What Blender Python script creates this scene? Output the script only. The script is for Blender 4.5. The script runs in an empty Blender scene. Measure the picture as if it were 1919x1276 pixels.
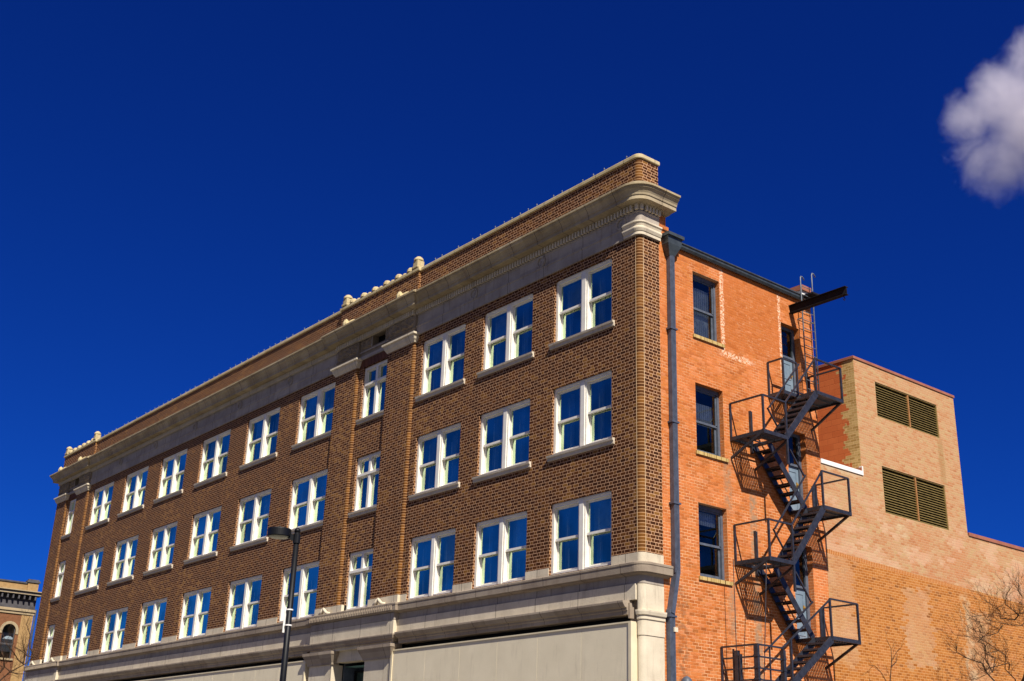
import bpy, math, random
from mathutils import Vector, Matrix, noise
random.seed(7)
sc = bpy.context.scene
COL = sc.collection
rad = math.radians

# ------------------------------------------------------------------ camera
cam = bpy.data.cameras.new('camera'); camo = bpy.data.objects.new('camera', cam); COL.objects.link(camo)
R_ = Vector((0.63038328, 0.77562836, 0.03189931)); U_ = Vector((0.25950235, -0.24927983, 0.93301559)); F_ = Vector((-0.73162521, 0.57987948, 0.35841922))
m = Matrix((R_, U_, -F_)).transposed().to_4x4(); m.translation = Vector((22.2923, -22.3331, 1.6))
camo.matrix_world = m
cam.sensor_width = 36; cam.lens = 2206.69 / 1919 * 36
cam.clip_start = 0.1; cam.clip_end = 6000
sc.camera = camo
# ------------------------------------------------------------------ light
SUN = Vector((1.0, -0.335, 1.13)).normalized()
elev = math.asin(SUN.z); rot = math.atan2(SUN.x, SUN.y)
ld = bpy.data.lights.new('sun', 'SUN'); ld.energy = 5.0; ld.angle = rad(0.5); ld.color = (1.0, 0.93, 0.82)
lo = bpy.data.objects.new('sun', ld); COL.objects.link(lo); lo.location = (60, -30, 60)
lo.rotation_euler = SUN.to_track_quat('Z', 'Y').to_euler()
w = bpy.data.worlds.new("World"); sc.world = w; w.use_nodes = True
nt = w.node_tree; nt.nodes.clear()
sky = nt.nodes.new('ShaderNodeTexSky'); sky.sky_type = 'NISHITA'; sky.sun_disc = False
sky.sun_elevation = elev; sky.sun_rotation = rot; sky.altitude = 1600; sky.air_density = 0.9; sky.dust_density = 0.2; sky.ozone_density = 3.0
# deep polarised blue, plus unseen white cloud added behind the camera as fill light
sp_ = nt.nodes.new('ShaderNodeSeparateColor'); cb_ = nt.nodes.new('ShaderNodeCombineColor'); nt.links.new(sky.outputs[0], sp_.inputs[0])
for i_, (k_, p_) in enumerate(((.018, 1.1), (.1275, 1.12), (.614, .95))):
    pw = nt.nodes.new('ShaderNodeMath'); pw.operation = 'POWER'; pw.inputs[1].default_value = p_; nt.links.new(sp_.outputs[i_], pw.inputs[0])
    ml = nt.nodes.new('ShaderNodeMath'); ml.operation = 'MULTIPLY'; ml.inputs[1].default_value = k_; nt.links.new(pw.outputs[0], ml.inputs[0]); nt.links.new(ml.outputs[0], cb_.inputs[i_])
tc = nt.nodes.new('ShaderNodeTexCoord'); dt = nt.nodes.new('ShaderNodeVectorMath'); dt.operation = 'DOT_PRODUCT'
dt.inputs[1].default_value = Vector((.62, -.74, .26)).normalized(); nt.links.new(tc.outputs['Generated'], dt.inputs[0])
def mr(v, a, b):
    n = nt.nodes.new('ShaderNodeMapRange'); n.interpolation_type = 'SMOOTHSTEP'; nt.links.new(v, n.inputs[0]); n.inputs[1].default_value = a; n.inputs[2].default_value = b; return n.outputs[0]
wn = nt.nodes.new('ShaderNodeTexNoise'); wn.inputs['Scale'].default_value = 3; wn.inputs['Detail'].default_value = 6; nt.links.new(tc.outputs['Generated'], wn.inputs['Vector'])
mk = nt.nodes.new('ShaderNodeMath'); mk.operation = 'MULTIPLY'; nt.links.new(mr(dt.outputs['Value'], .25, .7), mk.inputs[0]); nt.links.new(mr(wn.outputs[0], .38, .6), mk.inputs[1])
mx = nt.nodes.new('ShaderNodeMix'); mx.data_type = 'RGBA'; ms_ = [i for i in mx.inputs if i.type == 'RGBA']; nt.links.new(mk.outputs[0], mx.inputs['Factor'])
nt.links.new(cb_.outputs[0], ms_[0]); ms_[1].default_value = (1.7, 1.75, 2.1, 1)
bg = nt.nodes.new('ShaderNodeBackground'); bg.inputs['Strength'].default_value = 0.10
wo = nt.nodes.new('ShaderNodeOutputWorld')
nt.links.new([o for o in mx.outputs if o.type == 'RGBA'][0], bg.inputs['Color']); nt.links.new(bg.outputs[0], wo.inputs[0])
sc.view_settings.view_transform = 'Standard'; sc.view_settings.look = 'None'
sc.view_settings.exposure = 0.45; sc.view_settings.gamma = 1
sc.cycles.max_bounces = 6; sc.cycles.diffuse_bounces = 3; sc.cycles.glossy_bounces = 3
sc.cycles.transparent_max_bounces = 12; sc.cycles.volume_bounces = 3
sc.cycles.use_denoising = True
sc.cycles.volume_step_rate = 1.0; sc.cycles.volume_max_steps = 64

# ------------------------------------------------------------------ helpers
def lin(r, g, b):
    f = lambda c: (c / 255 / 12.92) if c / 255 < .04045 else ((c / 255 + .055) / 1.055) ** 2.4
    return (f(r), f(g), f(b), 1)

class NT:
    """tiny expression helper for node trees"""
    def __init__(s, name, rough=.8, spec=.3, metal=0):
        s.m = bpy.data.materials.new(name); s.m.use_nodes = True
        s.t = s.m.node_tree; s.b = s.t.nodes['Principled BSDF']
        s.b.inputs['Roughness'].default_value = rough; s.b.inputs['Specular IOR Level'].default_value = spec
        s.b.inputs['Metallic'].default_value = metal
        g = s.t.nodes.new('ShaderNodeNewGeometry'); s.geo = g
        sp = s.t.nodes.new('ShaderNodeSeparateXYZ'); s.t.links.new(g.outputs['Position'], sp.inputs[0])
        s.x, s.y, s.z = sp.outputs
        s.pos = g.outputs['Position']
        sn = s.t.nodes.new('ShaderNodeSeparateXYZ'); s.t.links.new(g.outputs['True Normal'], sn.inputs[0])
        s.nx = s('ABSOLUTE', sn.outputs[0]); s.ny = s('ABSOLUTE', sn.outputs[1])
        s.side = s('GREATER_THAN', s.nx, s.ny)          # 1 on faces that look along x
    def __call__(s, op, a, b=None, c=None):
        n = s.t.nodes.new('ShaderNodeMath'); n.operation = op
        for i, v in enumerate((a, b, c)):
            if v is None: continue
            if isinstance(v, (int, float)): n.inputs[i].default_value = v
            else: s.t.links.new(v, n.inputs[i])
        return n.outputs[0]
    def u(s):
        return s('ADD', s('MULTIPLY', s.y, s.side), s('MULTIPLY', s.x, s('SUBTRACT', 1.0, s.side)))
    def vec(s, a, b, c=0.0):
        n = s.t.nodes.new('ShaderNodeCombineXYZ')
        for i, v in enumerate((a, b, c)):
            if isinstance(v, (int, float)): n.inputs[i].default_value = v
            else: s.t.links.new(v, n.inputs[i])
        return n.outputs[0]
    def noise(s, vec, scale, detail=3, rough=.55, dist=0):
        n = s.t.nodes.new('ShaderNodeTexNoise'); n.inputs['Scale'].default_value = scale
        n.inputs['Detail'].default_value = detail; n.inputs['Roughness'].default_value = rough; n.inputs['Distortion'].default_value = dist
        s.t.links.new(vec, n.inputs['Vector']); return n.outputs[0]
    def white(s, vec):
        n = s.t.nodes.new('ShaderNodeTexWhiteNoise'); n.noise_dimensions = '3D'; s.t.links.new(vec, n.inputs['Vector']); return n.outputs['Value']
    def ramp(s, f, stops, interp='LINEAR'):
        n = s.t.nodes.new('ShaderNodeValToRGB'); s.t.links.new(f, n.inputs[0]); cr = n.color_ramp; cr.interpolation = interp
        while len(cr.elements) < len(stops): cr.elements.new(.5)
        for e, (p, c) in zip(cr.elements, stops): e.position = p; e.color = c if len(c) == 4 else (*c, 1)
        return n.outputs[0]
    def mix(s, f, a, b, mode='MIX'):
        n = s.t.nodes.new('ShaderNodeMix'); n.data_type = 'RGBA'; n.blend_type = mode
        for k, v in (('Factor', f), ('A', a), ('B', b)):
            sock = [i for i in n.inputs if i.name == k and (k == 'Factor' and i.type == 'VALUE' or k != 'Factor' and i.type == 'RGBA')][0]
            if isinstance(v, (int, float)): sock.default_value = v
            elif isinstance(v, tuple): sock.default_value = v
            else: s.t.links.new(v, sock)
        return [o for o in n.outputs if o.type == 'RGBA'][0]
    def step(s, v, a, b):       # smooth 0..1 from a to b
        n = s.t.nodes.new('ShaderNodeMapRange'); n.interpolation_type = 'SMOOTHSTEP'
        s.t.links.new(v, n.inputs[0]); n.inputs[1].default_value = a; n.inputs[2].default_value = b; return n.outputs[0]
    def box(s, v, a, b, e=.05): return s('MULTIPLY', s.step(v, a - e, a + e), s('SUBTRACT', 1.0, s.step(v, b - e, b + e)))
    def color(s, c):
        if isinstance(c, tuple): s.b.inputs['Base Color'].default_value = c
        else: s.t.links.new(c, s.b.inputs['Base Color'])
    def bump(s, h, dist=.01, strength=.6):
        n = s.t.nodes.new('ShaderNodeBump'); n.inputs['Distance'].default_value = dist; n.inputs['Strength'].default_value = strength
        s.t.links.new(h, n.inputs['Height']); s.t.links.new(n.outputs[0], s.b.inputs['Normal'])

def brick(M, u, z, P, h, split, mort, wob=0.0):
    """returns (brick mask, random per brick, random 2)"""
    if wob:
        nz = M('MULTIPLY', M('SUBTRACT', M.noise(M.vec(u, z), 9, 2), .5), wob)
        z = M('ADD', z, nz); u = M('ADD', u, nz)
    row = M('FLOOR', M('DIVIDE', z, h)); zf = M('MULTIPLY', M('FRACT', M('DIVIDE', z, h)), h)
    off = M('MULTIPLY', M('FLOORED_MODULO', row, 2.0), .5)
    uu = M('ADD', M('DIVIDE', u, P), off); cell = M('FLOOR', uu); fr = M('FRACT', uu)
    if split < 1:
        isH = M('GREATER_THAN', fr, split)
        loc = M('MULTIPLY', M('SUBTRACT', fr, M('MULTIPLY', isH, split)), P)
        wid = M('ADD', split * P, M('MULTIPLY', isH, (1 - 2 * split) * P))
        cid = M('ADD', M('MULTIPLY', cell, 2.0), isH)
    else:
        loc = M('MULTIPLY', fr, P); wid = M('ADD', P, 0.0); cid = cell
    a = M('MINIMUM', loc, M('SUBTRACT', wid, loc)); b = M('MINIMUM', zf, M('SUBTRACT', h, zf))
    mask = M.step(M('MINIMUM', a, b), mort / 2 - .002, mort / 2 + .002)
    M.uq = M('MULTIPLY', M('SUBTRACT', M('ADD', cell, .5), off), P); M.zq = M('MULTIPLY', M('ADD', row, .5), h)
    return mask, M.white(M.vec(cid, row, 0.3)), M.white(M.vec(cid, row, 7.7)), row

def mat_face_brick():
    M = NT('brown flemish brick', .9, .1)
    u = M.u(); mask, r, r2, row = brick(M, u, M.z, .325, .0947, .66, .0165)
    big = M.noise(M.vec(u, M.z, 1), .55, 3)
    sel = M('ADD', r, M('MULTIPLY', M('SUBTRACT', big, .5), 1.2))
    c = M.ramp(sel, [(0, lin(48, 22, 13)), (.35, lin(60, 28, 14)), (.58, lin(76, 39, 17)), (.78, lin(92, 53, 22)), (.92, lin(112, 74, 33)), (1, lin(134, 94, 46))])
    fine = M.noise(M.pos, 45, 3)
    c = M.mix(.16, c, M.ramp(fine, [(.3, lin(36, 18, 10)), (.7, lin(140, 92, 50))]))
    mc = M.ramp(M.noise(M.pos, 6, 2), [(.3, lin(184, 142, 108)), (.7, lin(216, 174, 138))])
    M.color(M.mix(mask, mc, c)); M.bump(M('ADD', mask, M('MULTIPLY', fine, .3)), .008, .7)
    return M.m

def mat_edge_brick():
    M = NT('golden bullnose brick', .8, .15)
    row = M('FLOOR', M('DIVIDE', M.z, .0947)); zf = M('FRACT', M('DIVIDE', M.z, .0947))
    mask = M.step(M('MINIMUM', zf, M('SUBTRACT', 1.0, zf)), .07, .12)
    r = M.white(M.vec(row, 2.0)); big = M.noise(M.vec(0.0, M.z), .8, 2)
    c = M.ramp(M('ADD', M('MULTIPLY', r, .8), M('MULTIPLY', M('SUBTRACT', big, .4), .6)), [(0, lin(78, 46, 20)), (.5, lin(108, 70, 28)), (1, lin(136, 94, 40))])
    fine = M.noise(M.pos, 45, 3)
    c = M.mix(.3, c, M.ramp(fine, [(.3, lin(70, 40, 24)), (.7, lin(200, 150, 80))]), 'OVERLAY')
    M.color(M.mix(mask, lin(186, 146, 104), c)); M.bump(mask, .006, .6)
    return M.m

def mat_soldier():
    M = NT('soldier course brick', .8, .2)
    f = M('FRACT', M('DIVIDE', M.u(), .1)); mask = M.step(M('MINIMUM', f, M('SUBTRACT', 1.0, f)), .06, .1)
    r = M.white(M.vec(M('FLOOR', M('DIVIDE', M.u(), .1)), 1.0))
    M.color(M.mix(mask, lin(150, 112, 90), M.ramp(r, [(0, lin(66, 34, 26)), (1, lin(98, 54, 34))]))); return M.m

def mat_orange():
    M = NT('orange common brick', .85, .15)
    u = M.u(); z = M.z
    mask, r, r2, row = brick(M, u, z, .225, .0868, 1, .014, .008)
    big = M.noise(M.vec(u, z, 3), .45, 4); med = M.noise(M.vec(u, z, 9), 2.3, 4)
    fine = M.noise(M.pos, 38, 4, .65)
    c = M.ramp(M('ADD', M('MULTIPLY', r, .75), M('MULTIPLY', fine, .25)), [(0, lin(156, 82, 38)), (.25, lin(182, 102, 48)), (.7, lin(198, 116, 60)), (.95, lin(186, 114, 56)), (1, lin(142, 90, 46))])
    # darker flecked bricks, more of them low down
    low = M('SUBTRACT', 1.0, M.step(z, 6.0, 15.0))
    dk = M('MULTIPLY', M.step(r2, .72, 1.0), M('ADD', .25, M('MULTIPLY', low, .35)))
    c = M.mix(dk, c, lin(132, 76, 36))
    c = M.mix(M('MULTIPLY', M.step(M('SUBTRACT', 1.0, r2), .75, 1.0), .45), c, lin(216, 146, 104))
    speck = M.noise(M.vec(M('MULTIPLY', u, .6), z, 21), 9, 5, .7)
    c = M.mix(M('MULTIPLY', M.step(speck, .52, .68), .4), c, lin(150, 74, 26)); c = M.mix(M('MULTIPLY', M('SUBTRACT', 1.0, M.step(speck, .34, .47)), .4), c, lin(226, 148, 104))
    c = M.mix(M('MULTIPLY', M.step(big, .45, .65), .5), c, lin(216, 128, 76))
    c = M.mix(M('MULTIPLY', M.step(med, .55, .75), .35), c, lin(150, 66, 34))
    # mortar, strong low down and where it was repointed, nearly hidden high up
    mortc = M.ramp(med, [(.35, lin(206, 140, 92)), (.65, lin(232, 186, 142))])
    mv = M('MULTIPLY', M('SUBTRACT', 1.0, mask), M('ADD', M('MULTIPLY', M.step(med, .35, .6), .5), M('ADD', .1, M('MULTIPLY', low, .4))))
    c2 = M.mix(mv, c, mortc)
    # bricked-up opening with whitewashed rim high on the wall
    wob = M('MULTIPLY', M('SUBTRACT', M.noise(M.vec(u, z, 5), 7, 3), .5), .16)
    uw = M('ADD', u, wob); zw = M('ADD', z, wob)
    panel = M('MULTIPLY', M.box(uw, 3.62, 6.30, .02), M.box(zw, 14.55, 17.2, .02))
    c2 = M.mix(M('MULTIPLY', panel, .5), c2, M.ramp(fine, [(.3, lin(158, 84, 34)), (.7, lin(200, 112, 54))]))
    rim = M('MAXIMUM', M('MULTIPLY', M.box(uw, 3.50, 3.66, .03), M.box(z, 14.3, 17.1, .05)), M('MULTIPLY', M.box(uw, 6.30, 6.42, .03), M.box(z, 14.2, 17.1, .05)))
    rim = M('MAXIMUM', rim, M('MULTIPLY', M.box(u, 3.5, 4.9, .3), M.box(zw, 14.22, 14.40, .03)))
    rim = M('MULTIPLY', rim, M.step(M.noise(M.vec(u, z, 2), 14, 3), .42, .58))
    c2 = M.mix(M('MULTIPLY', rim, .85), c2, lin(240, 206, 176))
    scuff = M('MULTIPLY', M('MULTIPLY', M.box(u, 4.0, 6.4, .5), M.box(z, 14.4, 16.8, .4)), M.step(M.noise(M.vec(u, M('MULTIPLY', z, 2.0), 4), 5, 5, .7), .56, .7))
    c2 = M.mix(M('MULTIPLY', scuff, .55), c2, lin(236, 186, 146))
    # old grey paint streaks below the landings
    g1 = M('MULTIPLY', M.box(M('ADD', u, wob), 4.50, 4.82, .05), M('SUBTRACT', 1.0, M.step(z, 9.9, 10.3)))
    g2 = M('MULTIPLY', M.box(M('ADD', u, wob), 3.42, 3.72, .12), M('MAXIMUM', M.box(z, 9.4, 11.0, .25), M.box(z, 5.9, 7.4, .4)))
    g = M('MULTIPLY', M('MAXIMUM', g1, M('MULTIPLY', g2, .8)), M.step(M.noise(M.vec(u, z, 8), 6, 4), .32, .6))
    c2 = M.mix(M('MULTIPLY', g, .75), c2, lin(150, 128, 104))
    dirt = M('MULTIPLY', M.box(M('ADD', u, M('MULTIPLY', wob, 2.0)), 1.25, 1.75, .15), M('SUBTRACT', 1.0, M.step(z, 6.6, 7.4)))
    c2 = M.mix(M('MULTIPLY', dirt, M('MULTIPLY', M.step(M.noise(M.vec(u, z, 6), 5, 4), .4, .65), .6)), c2, lin(120, 84, 60))
    M.color(c2); M.bump(M('ADD', mask, M('MULTIPLY', fine, .6)), .007, .6)
    return M.m

def mat_tan():
    M = NT('weathered tan brick', .85, .15)
    u = M.u(); z = M.z
    mask, r, r2, row = brick(M, u, z, .225, .0868, 1, .014, .008)
    big = M.noise(M.vec(u, z, 13), .5, 5, .6); med = M.noise(M.vec(M('MULTIPLY', u, .35), z, 19), 2.6, 5, .65)
    fine = M.noise(M.pos, 38, 4, .65)
    # upper, buff and pink bricks
    a = M.ramp(M('ADD', M('MULTIPLY', r, .6), M('MULTIPLY', med, .5)), [(.1, lin(162, 100, 64)), (.3, lin(180, 127, 86)), (.6, lin(186, 143, 104)), (.8, lin(182, 147, 104)), (1, lin(196, 161, 122))])
    redp = M('MULTIPLY', M.step(big, .48, .56), M('SUBTRACT', 1.0, M.step(z, 9.6, 12.0)))
    a = M.mix(M('MULTIPLY', redp, .5), a, lin(182, 114, 72))
    pale = M('MULTIPLY', M.step(M.noise(M.vec(M('MULTIPLY', M.uq, .5), M.zq, 33), 1.6, 5, .65), .50, .6), M('SUBTRACT', 1.0, M.step(z, 10.2, 11.6)))
    a = M.mix(M('MULTIPLY', pale, .4), a, lin(214, 178, 150))
    am = M.mix(M('MULTIPLY', M('SUBTRACT', 1.0, mask), .55), a, lin(202, 170, 138))
    # lower, orange bricks with pale joints
    b = M.ramp(M('ADD', M('MULTIPLY', r, .7), M('MULTIPLY', fine, .3)), [(0, lin(142, 84, 36)), (.5, lin(172, 106, 46)), (1, lin(184, 124, 66))])
    b = M.mix(M('MULTIPLY', M('GREATER_THAN', r2, .95), .5), b, lin(96, 58, 38)); b = M.mix(M('MULTIPLY', M.step(med, .5, .7), .4), b, lin(190, 122, 78))
    bm = M.mix(M('MULTIPLY', M('SUBTRACT', 1.0, mask), .85), b, lin(214, 164, 112))
    wob = M('MULTIPLY', M('SUBTRACT', M.noise(M.vec(u, z, 5), 3, 3), .5), .5)
    lim = M('ADD', 8.93, M('ADD', M('MULTIPLY', wob, .12), M('MULTIPLY', M('SUBTRACT', u, 10.2), -.03)))
    lowm = M('LESS_THAN', z, lim)
    uw = M('ADD', u, wob); zw = M('ADD', z, wob)
    jit = M('MULTIPLY', M('SUBTRACT', r2, .5), .45); wq = M('MULTIPLY', M('SUBTRACT', M.noise(M.vec(M.uq, M.zq, 5), 1.6, 3), .5), 1.0)
    uj = M('ADD', M('ADD', M.uq, jit), M('MULTIPLY', wq, .6)); zj = M('ADD', M.zq, M('ADD', M('MULTIPLY', jit, .4), wq))
    patch = M('MAXIMUM', M('MULTIPLY', M.box(uj, 12.05, 13.6, .03), M.box(zj, 5.9, 8.3, .03)), M('MULTIPLY', M.box(uj, 7.9, 9.4, .15), M.box(zj, 5.6, 9.2, .15)))
    patch = M('MAXIMUM', patch, M('MULTIPLY', M.box(uj, 15.7, 17.1, .1), M.box(zj, 4.0, 7.9, .1)))
    patch = M('MULTIPLY', patch, M('ADD', .45, M('MULTIPLY', M.step(fine, .4, .6), .45)))
    c = M.mix(lowm, am, M.mix(patch, bm, M.mix(.35, am, lin(192, 150, 108))))
    chalk = M('MULTIPLY', M('MULTIPLY', M.box(uw, 15.4, 16.0, .1), M('SUBTRACT', 1.0, M.step(z, 8.3, 8.7))), M.step(M.noise(M.vec(u, z, 3), 3, 4), .4, .6))
    chalk = M('MAXIMUM', chalk, M('MULTIPLY', M.box(zw, 11.62, 11.86, .04), M.box(u, 8.1, 10.3, .1)))
    chalk = M('MAXIMUM', chalk, M('MULTIPLY', M('MULTIPLY', M.box(uw, 12.0, 12.6, .2), M.box(zw, 9.6, 10.6, .2)), M.step(med, .45, .6)))
    c = M.mix(M('MULTIPLY', chalk, .45), c, lin(204, 186, 152))
    st = M('MULTIPLY', M.box(M('ADD', u, M('MULTIPLY', wob, .4)), 15.0, 15.35, .08), M.box(z, 12.4, 14.0, .3))
    c = M.mix(M('MULTIPLY', st, .45), c, lin(150, 116, 70))
    # rowlock band of the old parapet
    band = M('MULTIPLY', M('MULTIPLY', lowm, M('GREATER_THAN', z, M('SUBTRACT', lim, .13))), M('LESS_THAN', u, 16.0))
    sf = M('FRACT', M('DIVIDE', u, .09)); sm = M.step(M('MINIMUM', sf, M('SUBTRACT', 1.0, sf)), .08, .14)
    c = M.mix(band, c, M.mix(sm, lin(214, 168, 118), lin(176, 108, 54)))
    # buff quoin next to the tower corner
    M.color(c); M.bump(M('ADD', mask, M('MULTIPLY', fine, .6)), .007, .6)
    return M.m

def mat_cmu():
    M = NT('terracotta painted block', .8, .2)
    u = M.u(); mask, r, r2, row = brick(M, M.x, M.z, .42, .21, 1, .016)
    dark, r3, r4, row2 = brick(M, M.x, M.z, .225, .0868, 1, .014)
    n = M.noise(M.pos, 2.2, 4)
    c = M.ramp(M('ADD', M('MULTIPLY', n, .6), M('MULTIPLY', r, .4)), [(.2, lin(200, 104, 56)), (.8, lin(214, 118, 66))])
    c = M.mix(M('MULTIPLY', M('SUBTRACT', 1.0, mask), .45), c, lin(170, 78, 42))
    # toothed buff bricks at the corner
    tooth = M('ADD', -.42, M('MULTIPLY', M('FLOORED_MODULO', M('FLOOR', M('DIVIDE', row2, 3.0)), 2.0), -.22))
    q = M('GREATER_THAN', M.x, M('ADD', tooth, M('MULTIPLY', M('SUBTRACT', r4, .5), .2)))
    qc = M.mix(M('SUBTRACT', 1.0, dark), M.ramp(r3, [(0, lin(176, 138, 76)), (1, lin(216, 182, 118))]), lin(226, 190, 138))
    M.color(M.mix(q, c, qc)); M.bump(mask, .006, .6); return M.m

def mat_stone(name, c0, c1, joint=0.0, dark=.35, zj=0.0):
    M = NT(name, .8, .2)
    u = M.u(); n = M.noise(M.pos, 1.6, 5, .6); f = M.noise(M.pos, 26, 4, .7)
    c = M.ramp(M('ADD', M('MULTIPLY', n, .7), M('MULTIPLY', f, .3)), [(.3, c0), (.7, c1)])
    st = M.noise(M.vec(M('MULTIPLY', u, 5.0), M('MULTIPLY', M.z, .7), 4), 1.4, 5, .65)
    c = M.mix(M('MULTIPLY', M.step(st, .52, .75), dark), c, lin(112, 92, 78))
    if joint:
        cell = M('FLOOR', M('DIVIDE', u, joint)); r = M.white(M.vec(cell, M('FLOOR', M('DIVIDE', M.z, .42)), 2.0))
        c = M.mix(M('MULTIPLY', M('SUBTRACT', r, .3), .22), c, lin(236, 222, 200))
        jf = M('MULTIPLY', M('FRACT', M('DIVIDE', M('ADD', u, .62), joint)), joint)
        c = M.mix(M('MULTIPLY', M('LESS_THAN', jf, .022), .8), c, lin(70, 58, 50))
    M.color(c); M.bump(M('ADD', f, n), .012, .35); return M.m

def mat_plain(name, c0, c1=None, rough=.6, spec=.4, scale=3, metal=0, bump=0):
    M = NT(name, rough, spec, metal)
    n = M.noise(M.pos, scale, 4, .6); c1 = c1 or tuple(min(1, k * 1.25) for k in c0[:3]) + (1,)
    M.color(M.ramp(n, [(.3, c0), (.7, c1)]))
    if bump: M.bump(M.noise(M.pos, scale * 8, 3), bump, .5)
    return M.m

def mat_glass(name, fac0, power, tint, rough=.0, gcol=(.9, 1, .8, 1)):
    M = NT(name); t = M.t; t.nodes.remove(M.b)
    out = t.nodes['Material Output']
    lw = t.nodes.new('ShaderNodeFresnel'); lw.inputs[0].default_value = 1.52
    oi = t.nodes.new('ShaderNodeObjectInfo')
    var = M('ADD', M('MULTIPLY', oi.outputs['Random'], .3), M('ADD', .48, M('MULTIPLY', M.step(M.noise(M.pos, .7, 3), .35, .65), .42)))
    fac = M('MINIMUM', M('MULTIPLY', M('ADD', M('MULTIPLY', lw.outputs[0], power), fac0), var), .95)
    gl = t.nodes.new('ShaderNodeBsdfGlossy'); gl.inputs['Roughness'].default_value = rough; gl.inputs['Color'].default_value = gcol
    bmp = t.nodes.new('ShaderNodeBump'); bmp.inputs['Distance'].default_value = .02; bmp.inputs['Strength'].default_value = .12
    t.links.new(M.noise(M.pos, 1.3, 2), bmp.inputs['Height']); t.links.new(bmp.outputs[0], gl.inputs['Normal'])
    tr = t.nodes.new('ShaderNodeBsdfTransparent'); tr.inputs['Color'].default_value = tint
    mx = t.nodes.new('ShaderNodeMixShader'); t.links.new(fac, mx.inputs[0]); t.links.new(tr.outputs[0], mx.inputs[1]); t.links.new(gl.outputs[0], mx.inputs[2])
    t.links.new(mx.outputs[0], out.inputs[0]); return M.m

MT = dict(
    face=mat_face_brick(), edge=mat_edge_brick(), soldier=mat_soldier(), orange=mat_orange(), tan=mat_tan(), cmu=mat_cmu(),
    stone=mat_stone('buff limestone', lin(190, 178, 156), lin(222, 210, 186), 1.85),
    frieze=mat_stone('grey limestone frieze', lin(140, 130, 122), lin(176, 166, 154), 1.85, .6),
    cornice=mat_stone('stained cornice stone', lin(134, 118, 94), lin(184, 168, 134), 1.22, .6),
    carved=mat_stone('carved limestone', lin(122, 108, 92), lin(156, 142, 122), 0, .5),
    belt=mat_stone('belt stone', lin(128, 114, 102), lin(162, 148, 130), 1.6, .45),
    mortar=mat_plain('pale mortar', lin(206, 174, 132), lin(226, 200, 164), .9, .1, 8),
    coping=mat_stone('buff coping', lin(170, 152, 112), lin(206, 190, 148), 1.25, .35),
    panel=mat_stone('beige stucco panel', lin(222, 210, 182), lin(234, 222, 194), 0, .15),
    trim=mat_plain('cream metal trim', lin(214, 200, 168), lin(228, 214, 182), .5, .4),
    white=mat_plain('white window paint', lin(226, 220, 208), lin(238, 234, 226), .45, .4, 5),
    sill=mat_stone('window sill stone', lin(188, 176, 156), lin(214, 202, 184), 0, .3),
    bluegrey=mat_plain('blue grey paint', lin(74, 80, 92), lin(96, 104, 118), .5, .4, 5),
    doorpaint=mat_plain('pale blue door paint', lin(104, 122, 138), lin(126, 144, 158), .5, .4, 4),
    pipe=mat_plain('slate blue pipe paint', lin(64, 70, 84), lin(86, 92, 108), .42, .5, 6),
    gutter=mat_plain('grey gutter metal', lin(50, 56, 60), lin(72, 80, 84), .4, .5, 5),
    iron=mat_plain('dark iron paint', lin(30, 31, 37), lin(54, 56, 66), .45, .5, 7),
    ironb=mat_plain('rusty beam paint', lin(24, 23, 26), lin(38, 36, 40), .8, .15, 6),
    galv=mat_plain('ladder steel', lin(84, 92, 100), lin(120, 128, 138), .4, .6, 9),
    black=mat_plain('lamp black paint', lin(9, 10, 14), lin(16, 18, 24), .5, .3, 6),
    lens=mat_plain('lamp lens', lin(150, 150, 130), lin(176, 176, 156), .3, .5, 9),
    rowlock=mat_soldier(),
    curtain=mat_plain('white curtain', lin(170, 176, 186), lin(206, 212, 220), .9, .1, 4),
    inside=mat_plain('dark interior', lin(84, 122, 126), lin(112, 150, 152), .9, .1, 1),
    dark=mat_plain('black void', lin(12, 12, 16), lin(18, 18, 24), .8, .2),
    roof=mat_plain('roof gravel', lin(110, 104, 96), lin(140, 134, 124), .95, .1, 6),
    louver=mat_plain('bronze louver', lin(104, 88, 46), lin(134, 114, 64), .45, .4, 5),
    bronze=mat_plain('bronze post', lin(150, 104, 60), lin(178, 128, 78), .45, .4, 5),
    pink=mat_plain('pink coping metal', lin(146, 92, 70), lin(168, 108, 84), .5, .4, 3),
    flash=mat_plain('white flashing', lin(228, 226, 220), lin(242, 240, 236), .5, .4, 3),
    bark=mat_plain('bare bark', lin(58, 44, 36), lin(88, 68, 52), .9, .1, 12, 0, .01),
    asphalt=mat_plain('asphalt', lin(58, 58, 60), lin(74, 73, 72), .9, .2, 2, 0, .01),
    concrete=mat_plain('pavement concrete', lin(104, 100, 94), lin(124, 120, 112), .9, .2, .8, 0, .005),
    earth=mat_plain('ground', lin(70, 68, 62), lin(86, 82, 76), .95, .1, .2),
    nbrick=mat_plain('tan neighbour brick', lin(156, 126, 84), lin(180, 146, 100), .85, .15, 6, 0, .01),
    nbrick2=mat_plain('brown neighbour brick', lin(116, 78, 54), lin(138, 94, 66), .85, .15, 6, 0, .01),
    nstone=mat_stone('neighbour stone', lin(158, 140, 110), lin(182, 164, 132), 0, .2),
    ndark=mat_plain('neighbour cornice', lin(64, 62, 66), lin(92, 90, 92), .6, .3, 3),
    paint=mat_plain('yellow road paint', lin(200, 160, 60), lin(214, 176, 76), .7, .3, 3),
    brass=mat_plain('brass knob', lin(196, 160, 70), lin(216, 180, 90), .3, .6, 4, .6),
    glass=mat_glass('window glass', .40, 3.3, (.62, .80, .88, 1), gcol=(.78, 1, .68, 1)),
    nglass=mat_glass('side window glass', .04, 1.6, (.85, .92, .96, 1)),
)

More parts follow.
